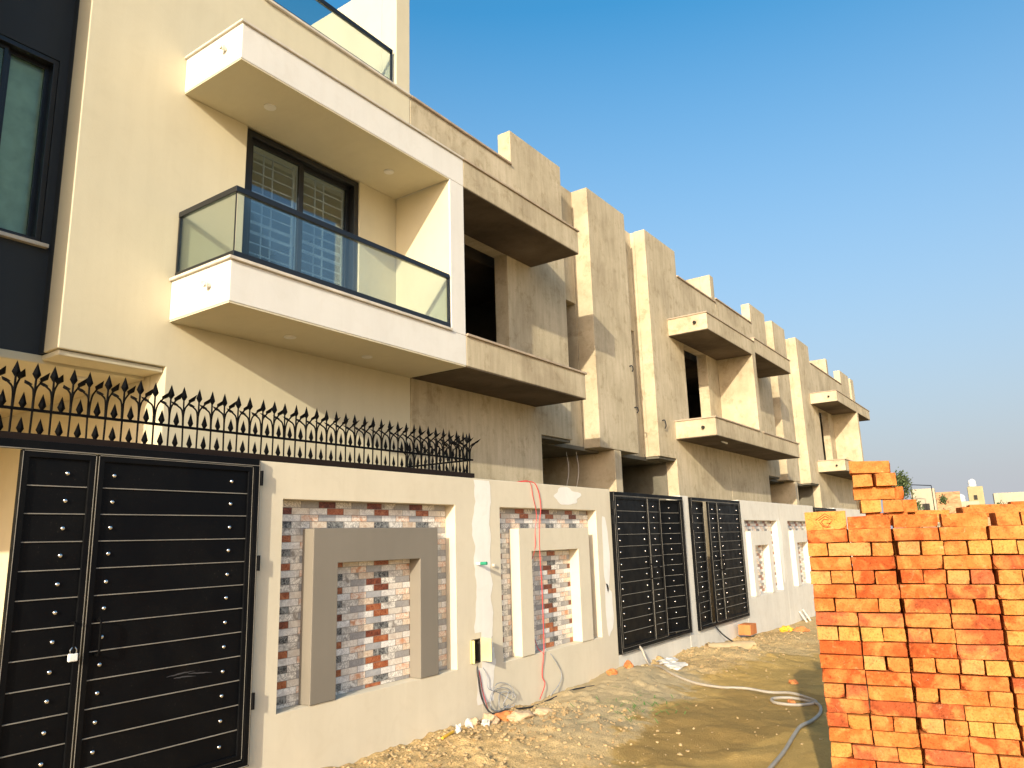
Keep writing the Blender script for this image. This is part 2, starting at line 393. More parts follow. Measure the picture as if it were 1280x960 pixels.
# ------------------------------------------------------------------ houses
XF, XC, XR = -5.78, -4.95, -6.1     # facade, balcony edge, recess plane
XB = -13.0
def house(name, label, b, s, P, group=None):
    """one terraced house: local v runs from the shared wall at y=b towards s"""
    t = thing(name, label, 'house', (XF - 3.5, b + s * 2.7, 0), group=group)
    body, trim, slab, sof = P['body'], P['cop'], P['slab'], P['sof']
    up = P.get('up', 0.)
    def bx(x0, x1, v0, v1, z0, z1):
        y0, y1 = sorted((b + s * v0, b + s * v1)); return (x0, x1, y0, y1, z0, z1)
    def part(nm, sol, cut=(), mat=None, bev=.008, parent=t):
        return obj(nm, csg(sol, cut), mat or body, parent, bev)
    d0, d1 = P['door']; vl = P.get('vl', 2.77); vf0, vf1 = P.get('fin', (2.2, 3.65)); vt = P['vt']
    vb = P['vb']; zf = 6.08 + up; zc = 4.03 + up; zt = 4.36 + up; zp = 5.5 + up
    zs = 1.5
    # facade skin: lower room, first floor, parapet with the tall fin
    part('facade_wall', [bx(XF - .23, XF, .004, vl, -2.3, zs), bx(XF - .23, XF, .004, vf1, zs, zp), bx(XF - .23, XF, vf0, vf1, zp, zf)],
         [bx(XF - .5, XF + .1, d0, d1, 2.26, zc)])
    # recess wall with its window opening, stepped back
    w0, w1 = P['win']
    part('recess_wall', [bx(XR - .2, XR, vf1 - .2, vt, zs, zf - .01), bx(XR, XF - .232, vf1 - .2, vf1 - .004, zs, zf - .012)],
         [bx(XR - .5, XR + .1, w0, w1, P.get('wz', (2.38, 3.98))[0], P.get('wz', (2.38, 3.98))[1])], P.get('recess', body))
    if P.get('tower'):
        a, c = P['tower']
        part('stair_tower', [bx(XR + .002, XF, a, c, zs - .03, zf - .01)])
        part('party_pier', [bx(XB, XF - .01, vt - .25, vt, -2.3, zs - .034)], mat=P.get('pier', body))
    # inner shell that makes the rooms dark
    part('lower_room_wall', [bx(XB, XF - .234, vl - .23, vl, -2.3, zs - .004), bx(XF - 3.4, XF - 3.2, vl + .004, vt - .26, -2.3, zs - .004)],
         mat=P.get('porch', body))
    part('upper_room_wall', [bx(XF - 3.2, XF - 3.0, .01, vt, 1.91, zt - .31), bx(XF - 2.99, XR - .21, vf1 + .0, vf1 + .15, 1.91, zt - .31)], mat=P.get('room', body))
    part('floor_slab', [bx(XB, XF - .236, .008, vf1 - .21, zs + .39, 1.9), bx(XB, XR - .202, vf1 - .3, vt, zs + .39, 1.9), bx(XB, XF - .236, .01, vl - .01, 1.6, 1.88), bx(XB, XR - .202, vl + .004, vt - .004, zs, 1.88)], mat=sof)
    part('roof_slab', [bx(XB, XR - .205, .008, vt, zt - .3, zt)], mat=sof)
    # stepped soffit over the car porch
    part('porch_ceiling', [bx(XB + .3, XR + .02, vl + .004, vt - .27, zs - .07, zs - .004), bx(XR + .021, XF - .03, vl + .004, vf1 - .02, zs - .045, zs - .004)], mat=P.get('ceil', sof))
    # balcony and canopy
    bal = part('balcony', [bx(XF + .002, XC, P.get('v0', .0) + .002, vb, 1.9, 2.24)], mat=slab, bev=.006)
    part('balcony_coping', [bx(XF + .002, XC + .025, .26 if P['post'] else .002, vb + .025, 2.242, 2.268)], mat=trim, bev=.003, parent=bal)
    can = part('canopy', [bx(XF + .002, XC, P.get('v0', .0) + .002, vb, zc, zt)], mat=slab, bev=.006)
    part('canopy_coping', [bx(XF + .002, XC + .02, .002, vb + .02, zt + .002, zt + .024)], mat=trim, bev=.003, parent=can)
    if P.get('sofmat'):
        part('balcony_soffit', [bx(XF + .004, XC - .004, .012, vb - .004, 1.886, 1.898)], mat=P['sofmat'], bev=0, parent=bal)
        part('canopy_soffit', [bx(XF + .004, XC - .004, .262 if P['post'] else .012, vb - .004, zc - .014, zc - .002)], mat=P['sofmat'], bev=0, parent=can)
    if P['post']:
        part('party_fin', [bx(XF + .003, XC - .001, .004, .25, 2.242, zc - .002)], mat=P.get('finmat', slab), bev=.006)
    # roof edge
    part('parapet_coping', [bx(XF - .25, XF + .03, .01, vf0 - .004, zp + .002, zp + .03)], mat=trim, bev=.003)
    if P.get('shade_bay'):
        a, c = P['shade_bay']
        part('stair_tower', [bx(XR + .002, XF + .237, a, c, zs - .03, zf + .9)])  # added out of view, projection set to shade the recess side strip
    if P.get('rear'):
        part('rear_parapet', [bx(XR - .1, XF - .254, .01, vf0 + .3, zt, P['rear'])])
    part('party_parapet', [bx(XB, XF - .256, .004, .25, zt + .002, P['party'])] + ([bx(XF - .255, XF - .001, .004, .25, zp + .034, P['party'])] if P.get('partyfront') else []), mat=P.get('partymat', body))
    # drain spout stubs in the left ends
    return t, bx, part
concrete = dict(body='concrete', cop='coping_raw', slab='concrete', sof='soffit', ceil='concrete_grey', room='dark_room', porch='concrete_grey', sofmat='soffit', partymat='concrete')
painted = dict(body='cream', cop='coping', slab='white', sof='cream', ceil='cream', room='dark_room', porch='cream', recess='navy', partymat='cream', finmat='white')
B0, B1, B2 = 6.28, 17.07, 28.9
h0, bx0, part0 = house('painted_house', 'finished cream painted house with white glass fronted balcony, nearest on the left', B0, -1,
    dict(painted, door=(.83, 2.30), vb=2.97, post=True, vl=2.97, fin=(2.2, 3.81), win=(3.87, 5.1), vt=7.2, party=7.15, partyfront=True, sofmat='cream', wz=(2.38, 3.98), shade_bay=(4.58, 6.0)))
HG = 'concrete houses in the terrace row'
h1, bx1, part1 = house('concrete_house', 'unfinished grey concrete house joined directly to the painted cream house', B0, 1,
    dict(concrete, door=(.5, 2.03), vb=2.65, post=False, win=(4.0, 4.52), vt=5.3, tower=(4.54, 5.99), party=5.4, rear=5.80), HG)
h2, bx2, part2 = house('concrete_house', 'unfinished concrete house with tall plain left fin, its balcony behind the two black gates', B1, -1,
    dict(concrete, door=(.95, 2.27), vb=3.05, post=True, vl=3.1, fin=(2.36, 3.90), win=(4.0, 4.6), vt=5.45, party=6.15, partyfront=True), HG)
h3, bx3, part3 = house('concrete_house', 'unfinished concrete house right of the second balcony divider, above the white boundary wall', B1, 1,
    dict(concrete, door=(.5, 2.03), vb=3.03, post=False, vl=3.0, fin=(2.75, 4.1), win=(4.3, 4.8), vt=5.8, tower=(4.85, 6.15), party=5.4, rear=5.68, up=.1), HG)
h4, bx4, part4 = house('concrete_house', 'distant unfinished concrete house with the far balcony just above the brick column', B2, -1,
    dict(concrete, door=(.95, 2.27), vb=3.3, post=True, vl=3.35, fin=(2.8, 4.38), win=(4.5, 5.0), vt=6.0, party=6.25, partyfront=True, up=.12), HG)
h5, bx5, part5 = house('concrete_house', 'farthest unfinished concrete house at the right end of the terrace', B2, 1,
    dict(concrete, door=(.5, 2.03), vb=2.3, post=False, vl=2.2, fin=(2.05, 3.6), win=(3.8, 4.3), vt=4.6, tower=(4.0, 4.6), party=5.5, up=.12), HG)

obj('fin_side', csg([(XF + .006, XC - .02, B0 - .2535, B0 - .2505, 2.27, 4.012)]), 'cream', h0)
# spouts: short stubs in the left ends of slabs
def spout(parent, x, y, z, mat='pvc_white', r=.028):
    bm = bmesh.new(); tube(bm, [(x, y + .02, z + ZO), (x, y - .045, z + ZO), (x + .004, y - .06, z + ZO - .012)], r, 14)
    tube(bm, [(x, y - .0605, z + ZO - .012), (x, y - .061, z + ZO - .012)], r * .7, 12)
    return obj('drain_spout', fix(bm), mat, parent, smooth=False)
def ch(t, nm): return [c for c in t.children if c.name.split('.')[0] == nm][0]
spout(ch(h0, 'canopy'), -5.17, 3.31, 4.21); spout(ch(h0, 'balcony'), -5.21, 3.31, 2.09)
for t, y, u in ((h2, 14.02, 0), (h4, B2 - 3.3, .12)):
    spout(ch(t, 'canopy'), -5.2, y, 4.2 + u, 'dark', .03); spout(ch(t, 'balcony'), -5.2, y, 2.07, 'dark', .03)
def downlight(parent, x, y, z):
    bm = bmesh.new(); tube(bm, [(x, y, z + ZO + .004), (x, y, z + ZO - .010)], .055, 20); tube(bm, [(x, y, z + ZO - .0102), (x, y, z + ZO - .014)], .04, 20)
    return obj('downlight', fix(bm), 'white', parent)
for x, y in ((-5.34, 3.9), (-5.35, 5.47)): downlight(ch(h0, 'canopy'), x, y, 4.016)
for x, y in ((-5.39, 4.25), (-5.41, 5.23)): downlight(ch(h0, 'balcony'), x, y, 1.886)
downlight(ch(h0, 'porch_ceiling'), -6.35, 2.93, 1.43)

# sliding door on the painted balcony
def sliding_window(t, y0, y1, z0, z1, x, split, glass, grille=True, blinds=False, f=.065, e=.045):
    fr = obj('window_frame', csg([(x - .1, x + .012, y0 + .002, y1 - .002, z0, z1 - .002)],
        [(x - .2, x + .1, y0 + f, y1 - f, z0 + f, z1 - f)]), 'aluminium', t, .003)
    for k in range(len(split) - 1):
        a, c = split[k], split[k + 1]
        sx = x - .03 - .035 * (k % 2)
        sh = obj('sash', csg([(sx - .028, sx, a, c, z0 + f, z1 - f)], [(sx - .1, sx + .1, a + e, c - e, z0 + f + e, z1 - f - e)]), 'aluminium', fr, .002)
        obj('pane', csg([(sx - .016, sx - .010, a + e, c - e, z0 + f + e, z1 - f - e)]), glass, fr)
        if grille:
            bm = bmesh.new(); gx = x - .14; n = 15
            for i in range(n):
                z = z0 + .12 + (z1 - z0 - .24) * i / (n - 1)
                box(bm, gx - .008, gx + .008, a + .02, c - .02, z - (.016 if i == 7 or i == 6 else .006), z + (.016 if i == 7 or i == 6 else .006), ZO)
            for fy in (.38, .55):
                yy = a + (c - a) * fy; box(bm, gx - .0065, gx + .0065, yy - .006, yy + .006, z0 + .1, z1 - .1, ZO)
            for yy in (a + .02, c - .03): box(bm, gx - .0075, gx + .0075, yy - .012, yy + .012, z0 + .09, z1 - .09, ZO)
            obj('grille', bm, 'grille', fr)
        if blinds:
            bm = bmesh.new(); z = z0 + f
            while z < z1 - f:
                zz = z + .07
                q = [bm.verts.new(p) for p in ((x - .16, a, z + ZO), (x - .16, c, z + ZO), (x - .13, c, zz + ZO), (x - .13, a, zz + ZO))]; bm.faces.new(q); z += .078
            obj('blind', bm, 'blind', fr)
    return fr
sliding_window(h0, B0 - 2.30, B0 - .83, 2.272, 4.012, XF - .03, [4.05, 4.70, 5.38], 'window_glass')
sliding_window(h0, B0 - 5.1, B0 - 3.87, 2.38, 3.98, XR - .02, [1.25, 2.06, 2.37], 'blind_glass', False, True, .042, .03)
obj('window_sill', csg([(XR + .002, XR + .05, B0 - 5.1, B0 - 3.83, 2.345, 2.376)]), 'coping', h0, .003)
# frameless glass railing with black rails round the balcony, and another on the roof terrace
def railing(t, name, x0, x1, y0, y1, zb, zt_, side, rail=.05):
    rt = part0
    bm = bmesh.new()
    top = [(x1 - .035, x1, y0, y1, zt_ - rail, zt_)] + ([(x0, x1 - .035, y0, y0 + .035, zt_ - rail, zt_)] if side else [])
    bot = [(x1 - .035, x1, y0, y1, zb, zb + .055)] + ([(x0, x1 - .035, y0, y0 + .035, zb, zb + .055)] if side else [])
    r = obj(name, csg(top), 'aluminium', t, .003)
    obj('base_rail', csg(bot), 'aluminium', r, .003)
    g = [(x1 - .023, x1 - .012, y0 + .03, y1 - .01, zb + .056, zt_ - rail - .001)]
    for q in g: obj('glass_pane', csg([q]), 'glass', r)
    if side: obj('glass_pane', csg([(x0 + .02, x1 - .04, y0 + .012, y0 + .023, zb + .056, zt_ - rail - .001)]), 'glass', r)
    posts = [(x1 - .03, x1 - .004, y1 - .022, y1 - .002, zb + .056, zt_ - rail - .001)]
    if side: posts += [(x0, x0 + .018, y0 + .004, y0 + .03, zb + .056, zt_ - rail - .001)]
    for q in posts: obj('end_post', csg([q]), 'aluminium', r)
    if side: obj('corner_joint', csg([(x1 - .024, x1 - .011, y0 + .011, y0 + .016, zb + .056, zt_ - rail - .001)]), 'aluminium', r)
    return r
railing(h0, 'balcony_railing', XF + .01, XC, B0 - 2.95, B0 - .27, 2.27, 2.88, True)
railing(h0, 'terrace_railing', XF - .2, XF - .02, 2.0, 5.99, 5.532, 6.02, False)
# dark red inner door seen through the open pedestrian gate
obj('porch_door', csg([(XF - 3.2, XF - 3.14, 2.1, 3.215, -1.72, .50)]), 'red_door', h0, .004)
# patchy joint where the cream paint stops
# a lit reveal/low wall inside the openings and cable bits on bare concrete
def hook(t, x, y, z, s=1.):
    bm = bmesh.new(); tube(bm, spline([(x, y, z + ZO), (x + .05, y, z + ZO), (x + .06, y + .02, z + ZO - .06 * s), (x + .03, y + .03, z + ZO - .1 * s)], 4), .012, 6)
    return obj('cable_end', fix(bm), 'wire_black', t)
hook(h2, XF, 13.4, 2.2, 1.6); hook(h1, XF, 12.1, 3.05); hook(h1, XF, 12.2, 2.3)
bm = bmesh.new(); tube(bm, [(-5.2, 15.0, 1.884 + ZO), (-5.2, 15.3, 1.87 + ZO)], .02, 8); obj('conduit_stub', fix(bm), 'pvc_white', ch(h2, 'balcony'))
# two loose white wires hanging in front of the pier under the first tower
for yy, xx in ((10.6, -6.3), (10.75, -6.2)):
    bm = bmesh.new(); tube(bm, spline([(xx, yy, 1.42 + ZO), (xx + .06, yy - .05, 1.1 + ZO), (xx + .02, yy - .12, .7 + ZO), (xx, yy - .15, .2 + ZO)], 6), .0035, 5)
    tag(recentre(obj('cable', fix(bm), 'pvc_white')), 'thin white cable hanging in the dark porch beside the concrete pier, %s one' % ('left' if yy < 10.7 else 'right'), 'cable', 'loose cables in the porch')

# ------------------------------------------------------------------ boundary walls
XW = -4.8
TW, TH = .183, .0545
PAL = {  # (face colour, vein colour)
 'brown': ((.10, .022, .014), (.34, .10, .05)), 'rust': ((.27, .062, .022), (.55, .22, .10)), 'cream': ((.80, .73, .64), (.58, .48, .40)), 'sketch': ((.82, .77, .70), (.20, .17, .15)),
 'grey': ((.30, .285, .28), (.42, .40, .39)), 'white': ((.86, .82, .77), (.50, .46, .44)), 'peach': ((.84, .73, .62), (.58, .22, .08)), 'tan': ((.74, .63, .51), (.52, .34, .22)),
 'black': ((.04, .042, .048), (.42, .42, .40)), 'blue': ((.36, .36, .375), (.5, .48, .47))}
PATT = [['brown', 'sketch', 'grey'], ['rust', 'cream', 'white'], ['blue', 'white', 'peach'], ['tan', 'black', 'sketch']]
def tiles(y0, y1, z0, z1, x, parent, name='tile_panel', rowoff=0):
    bm = bmesh.new(); L1 = bm.loops.layers.float_color.new('tile_colour'); L2 = bm.loops.layers.float_color.new('vein_colour')
    rnd = random.Random(int(y0 * 1000))
    def quad(a, c, e, f, xx, c1, c2):
        vs = [bm.verts.new((xx, yy, zz + ZO)) for yy, zz in ((a, e), (c, e), (c, f), (a, f))]
        fc = bm.faces.new(vs)
        for l in fc.loops: l[L1] = (*c1, 1); l[L2] = (*c2, 1)
    quad(y0, y1, z0, z1, x, (.30, .26, .225), (.30, .26, .225))
    r = 0; z = z1
    while z > z0 + .004:
        zl = max(z0, z - TH); k = (r + rowoff) % 4
        y = y0 - (TW * .5 if r % 2 == 0 else 0); c = 0
        while y < y1 - .004:
            a, e = max(y0, y), min(y1, y + TW)
            if e - a > .008:
                nm = PATT[k][(c + (1 if k == 3 else 0)) % 3]
                if nm == 'brown' and rnd.random() < .3: nm = 'rust'
                if nm == 'rust' and rnd.random() < .3: nm = 'brown'
                c1, c2 = PAL[nm]; j = rnd.uniform(.9, 1.1)
                quad(a + .0022, e - .0022, zl + .0022, z - .0022, x + .003, tuple(min(1, q * j) for q in c1), c2)
            y += TW; c += 1
        z -= TH; r += 1
    return obj(name, bm, 'tile', parent)
def bwall(label, y0, y1, pan, frame, wallm, framem, holes=(), group='boundary walls of the row', mirror=1, zt_=.655, slope=0):
    """boundary wall with a tiled recess (pan=y0,y1,z0,z1) and an upside-down U frame standing in it"""
    t = thing('boundary_wall', label, 'wall', (XW - .1, (y0 + y1) / 2, 0), group=group)
    a, c, e, f = pan
    D = .13
    obj('wall', csg([(XW - .25, XW, y0, y1, -2.4, zt_)], [(XW - D, XW + 1, a, c, e, f)] + list(holes)), wallm, t, .006)
    tiles(a + .002, c - .002, e + .002, f - .002, XW - D + .002, t)
    fy0, fy1, ft, iy0, iy1, it = frame
    fr = obj('panel_frame', csg([(XW - D + .006, XW + .012, fy0, fy1, e + .003, ft)], [(XW - D - 1, XW + 1, iy0, iy1, e - 1, it)]), framem, t, .005)
    return t
w0 = bwall('cream boundary wall with taupe arch frame over mosaic tiles beside nearest gate', 3.53, 6.24, (3.77, 5.86, -1.185, .375), (4.07, 5.58, .15, 4.33, 5.33, -.13), 'wall_cream', 'taupe', holes=[(XW - .2, XW + 1, 6.09, 6.235, -1.17, -.94)])
w1 = bwall('cream boundary wall with cream arch frame over tiles and hanging red wires', 6.24, 9.18, (6.62, 8.76, -1.22, .365), (6.95, 8.52, .14, 7.2, 8.24, -.115), 'wall_cream', 'wall_cream')
w2 = bwall('whitish boundary wall section right of the second black gate, smaller tile panels', 14.47, 17.24, (14.72, 16.92, -1.19, .27), (15.0, 16.35, .055, 15.22, 16.12, -.225), 'wall_white', 'wall_white')
w3 = bwall('white boundary wall section partly hidden behind the brick stack', 17.24, 20.2, (17.74, 19.9, -1.19, .27), (18.1, 19.55, .055, 18.35, 19.3, -.225), 'wall_white', 'wall_white')
w4 = bwall('farthest stretch of whitish boundary wall, beyond the last gate behind the brick column', 22.62, 28.85, (24.2, 26.6, -1.19, .27), (24.6, 26.2, .055, 24.9, 25.9, -.225), 'wall_white', 'wall_white')
# white putty patch over the joint of the first two walls
bm = bmesh.new()
edge = []
for i in range(40):
    z = .64 - 2.2 * i / 39
    wl = .09 + .07 * noise.noise(Vector((z * 3, 1, 0))) + .04 * noise.noise(Vector((z * 9, 5, 0))); wr = .11 + .07 * noise.noise(Vector((z * 3, 9, 0))) + .03 * noise.noise(Vector((z * 8, 3, 0)))
    edge.append((z, 6.27 - max(.02, wl) - .02, 6.27 + max(.03, wr) + .06))
hole = lambda y0, y1, z: False
for (z0, a0, c0), (z1, a1, c1) in zip(edge, edge[1:]):
    if -1.2 < (z0 + z1) / 2 < -.90:
        a0 = a1 = 6.245; c0 = c1 = max(c0, 6.36)
    vs = [bm.verts.new((XW + .0025, yy, zz + ZO)) for yy, zz in ((a0, z0), (c0, z0), (c1, z1), (a1, z1))]; bm.faces.new(vs[::-1])
bmesh.ops.remove_doubles(bm, verts=bm.verts, dist=.0005)
obj('putty_patch', fix(bm), 'putty', w1)
def putty(yc, zc, ry, rz, seed, par):
    bm = bmesh.new(); c = bm.verts.new((XW + .003, yc, zc + ZO)); ring = []
    for k in range(28):
        a = 2 * math.pi * k / 28; q = 1 + .45 * noise.noise(Vector((math.cos(a) * 1.5, math.sin(a) * 1.5, seed)))
        ring.append(bm.verts.new((XW + .003, yc + ry * q * math.cos(a), zc + rz * q * math.sin(a) + ZO)))
    for k in range(28): bm.faces.new((c, ring[k], ring[(k + 1) % 28]))
    obj('putty_patch', fix(bm), 'putty', par)
putty(8.05, .52, .3, .10, 2, w1); putty(8.97, -.2, .10, .45, 5, w1); putty(8.98, -.9, .12, .3, 8, w1)
putty(17.05, -.3, .12, .8, 11, w2)
def pier(y0, y1, label, mat='wall_white'):
    o = obj('gate_pier', csg([(XW - .25, XW, y0, y1, -2.4, .65)]), mat, None, .006)
    tag(recentre(o), label, 'gate pier', 'piers between gates')
pier(11.62, 11.95, 'slim white pier standing between the two farther black gates')
def sill(y0, y1, label, mat):
    o = obj('gate_sill', csg([(XW - .25, XW - .002, y0, y1, -2.4, -1.5)]), mat, None, .006)
    tag(recentre(o), label, 'gate sill', 'concrete sills under the gates')
sill(9.182, 11.618, 'pale concrete sill under the gate beside the red wires', 'wall_white')
sill(11.952, 14.468, 'pale concrete sill under the farther gate, beside the orange block', 'wall_white')
sill(20.202, 22.618, 'pale concrete sill under the farthest gate behind the brick stack', 'wall_white')
sill(.9, 3.528, 'cream sill under the nearest black gate', 'wall_cream')

# ------------------------------------------------------------------ gates
STUD = None
def stud_mesh():
    bm = bmesh.new()
    for k, (r, z) in enumerate(((.013, 0), (.013, .005), (.010, .010), (.004, .0125))): pass
    prof = [(.0135, 0), (.0135, .004), (.011, .009), (.006, .012), (.001, .013)]
    rings = [[bm.verts.new((h, r * math.cos(2 * math.pi * k / 10), r * math.sin(2 * math.pi * k / 10))) for k in range(10)] for r, h in prof]
    for A, B in zip(rings, rings[1:]):
        for k in range(10): bm.faces.new((A[k], A[(k + 1) % 10], B[(k + 1) % 10], B[k]))
    bm.faces.new(rings[-1]); fix(bm)
    me = bpy.data.meshes.new('stud'); bm.to_mesh(me); bm.free(); me.materials.append(M['chrome'])
    for p in me.polygons: p.use_smooth = True
    return me
STUD = stud_mesh()
def leaf(parent, name, y0, y1, z0, z1, studs, rot=0, hinge='lo', rows=12, xo=0., handle=None, detail=True):
    """gate leaf; local origin on the hinge line so it can stand ajar"""
    w = y1 - y0; h = z1 - z0; org = y0 if hinge == 'lo' else y1
    sg = 1 if hinge == 'lo' else -1
    def loc(u): return sg * u                      # u measured from the hinge
    px = parent.location
    fr = .042
    def lb(x0, x1, u0, u1, a, c):
        p, q = sorted((loc(u0), loc(u1))); return (x0, x1, p, q, a, c)
    L = obj(name, csg([lb(-.004, .004, fr, w - fr, fr, h - fr)], (), 0), 'black', parent, 0, local=True)
    L.location = (XW + xo - px.x, org - px.y, z0 + ZO - px.z); L.rotation_euler = (0, 0, rot)
    obj('leaf_frame', csg([lb(-.02, .02, .003, w - .003, 0, h)], [lb(-1, 1, fr, w - fr, fr, h - fr)], 0), 'black', L, .003, local=True)
    bm = bmesh.new(); rh = (h - 2 * fr) / rows
    for i in range(1, rows):
        z = fr + rh * i; csg([lb(.004, .0125, fr + .002, w - fr - .002, z - .0026, z + .0026)], (), 0, bm)
    obj('trim_strip', bm, 'trim', L, local=True)
    bm = bmesh.new()
    csg([lb(.0202, .0225, w - .008, w - .0045, .01, h - .01)], (), 0, bm)
    if detail: csg([lb(.0202, .0225, .005, .0078, .01, h - .01)], (), 0, bm)
    csg([lb(.0202, .0225, .012, w - .012, h - .007, h - .004)], (), 0, bm)
    csg([lb(.0202, .0225, .012, w - .012, .004, .007)], (), 0, bm)
    obj('edge_glint', bm, 'trim', L, local=True)  # thin pale lines painted as sun glints along the leaf edges
    if detail:
        for i in range(rows):
            for u in studs:
                s = bpy.data.objects.new('stud', STUD); C.objects.link(s); s.parent = L
                s.location = (.0045, loc(u * w), fr + rh * (i + .5) + random.uniform(-.004, .004))
    if handle:
        bm = bmesh.new(); u = handle[0] * w; zz = handle[1]
        pts = [(.004, loc(u), zz + .1), (.05, loc(u), zz + .1), (.058, loc(u), zz + .08), (.058, loc(u), zz - .08), (.05, loc(u), zz - .1), (.004, loc(u), zz - .1)]
        tube(bm, pts, .0075, 8); obj('handle', fix(bm), 'iron', L, local=True)
    return L
def hinges(parent, ys, zs):
    for y in ys:
        for z in zs:
            bm = bmesh.new(); x = XW + .035
            tube(bm, [(x, y, z - .055 + ZO), (x, y, z + .055 + ZO)], .016, 10); box(bm, XW + .002, XW + .035, y - .004, y + .004, z - .04, z + .04, ZO)
            obj('hinge', fix(bm), 'black', parent)
def gate(label, y0, y1, z0, z1, leaves, group='black sheet metal gates'):
    t = thing('metal_gate', label, 'gate', (XW, (y0 + y1) / 2, z0 + ZO), group=group)
    obj('gate_frame', csg([(XW - .02, XW + .045, y0, y1, z0, z1)], [(XW - 1, XW + 1, y0 + .05, y1 - .05, z0 + .045, z1 - .05)]), 'black', t, .003)
    bm = bmesh.new()
    for yy in (y0 + .006, y1 - .01): box(bm, XW + .0452, XW + .047, yy, yy + .004, z0 + .01, z1 - .01, ZO)
    box(bm, XW + .0452, XW + .047, y0 + .012, y1 - .012, z0 + .004, z0 + .010, ZO); box(bm, XW + .0452, XW + .047, y0 + .012, y1 - .012, z1 - .052, z1 - .048, ZO)
    obj('edge_glint', bm, 'trim', t)  # same painted glint lines on the outer frame
    for a in leaves: leaf(t, z0=z0 + .05, z1=z1 - .055, **a)
    return t
g0 = gate('nearest black metal gate, large, with chrome studs and a white padlock', 1.08, 3.52, -1.47, .66, [
    dict(name='wide_leaf', y0=2.33, y1=3.465, studs=(.155, .90), hinge='hi', handle=(.93, .93), xo=.02),
    dict(name='narrow_leaf', y0=1.90, y1=2.325, studs=(.62,), hinge='lo', handle=(.85, .93), xo=.02),
    dict(name='pedestrian_leaf', y0=1.135, y1=1.88, studs=(.15, .85), hinge='lo', rot=R(72), xo=.0)])
hinges(g0, (3.535,), (.52, -.1, -1.05))
g1 = gate('black metal gate right of the red wires, small pedestrian leaf slightly ajar', 9.19, 11.61, -1.48, .625, [
    dict(name='wide_leaf', y0=9.245, y1=10.27, studs=(.1, .86), hinge='lo', xo=.02, handle=(.97, .95)),
    dict(name='narrow_leaf', y0=10.275, y1=10.71, studs=(.5,), hinge='lo', xo=.02, handle=(.5, .9)),
    dict(name='pedestrian_leaf', y0=10.73, y1=11.555, studs=(.35,), hinge='hi', xo=.0, rot=R(-14), handle=(.93, .95))])
hinges(g1, (9.18,), (.45, .25, -1.2))
g2 = gate('farther black metal gate, smaller looking, with a thin gap beside its left leaf', 11.96, 14.42, -1.49, .63, [
    dict(name='pedestrian_leaf', y0=12.02, y1=12.70, studs=(.5,), hinge='lo', rot=R(5), xo=0.),
    dict(name='narrow_leaf', y0=12.74, y1=13.16, studs=(.5,), hinge='hi', xo=.02, handle=(.15, .95)),
    dict(name='wide_leaf', y0=13.165, y1=14.365, studs=(.12, .86), hinge='hi', xo=.02, handle=(.96, .95))])
hinges(g2, (11.955,), (.4, .15, -1.0))
g3 = gate('farthest black gate, only its top edge showing over the brick stack', 20.22, 22.6, -1.5, .62, [
    dict(name='wide_leaf', y0=20.28, y1=21.7, studs=(), hinge='lo', xo=.02, detail=False),
    dict(name='narrow_leaf', y0=21.72, y1=22.54, studs=(), hinge='hi', xo=.02, detail=False)])
# padlock hanging on the nearest gate
p = thing('padlock', 'small white padlock hanging from the bolt of the nearest gate', 'padlock', (XW + .075, 2.262, -.56 + ZO))
obj('lock_body', csg([(-.012, .012, -.026, .026, -.045, .0)], (), 0), 'padlock', p, .006, local=True)
bm = bmesh.new(); tube(bm, spline([(0, -.016, -.004), (0, -.016, .02), (0, 0, .036), (0, .016, .02), (0, .016, -.004)], 5), .0045, 8); obj('shackle', fix(bm), 'steel', p, local=True)
# scuffed paint on the nearest gate: thin bare streaks
for k, (yy, zz, ln) in enumerate(((2.88, -.79, .20), (2.93, -.815, .16), (3.03, -.80, .18))):
    bm = bmesh.new(); vs = []
    for i in range(9):
        q = i / 8; vs.append((yy + ln * q, zz + .010 * math.sin(q * 2 + k) + .004 * noise.noise(Vector((q * 6, k, 0))), .0035 * math.sin(math.pi * min(1, q + .05)) + .0006))
    for (a, b_, c_), (d, e, f) in zip(vs, vs[1:]):
        bm.faces.new([bm.verts.new(v) for v in ((XW + .0256, a, b_ - c_ + ZO), (XW + .0256, d, e - f + ZO), (XW + .0256, d, e + f + ZO), (XW + .0256, a, b_ + c_ + ZO))])
    obj('paint_scuff', fix(bm), 'scuff', g0)

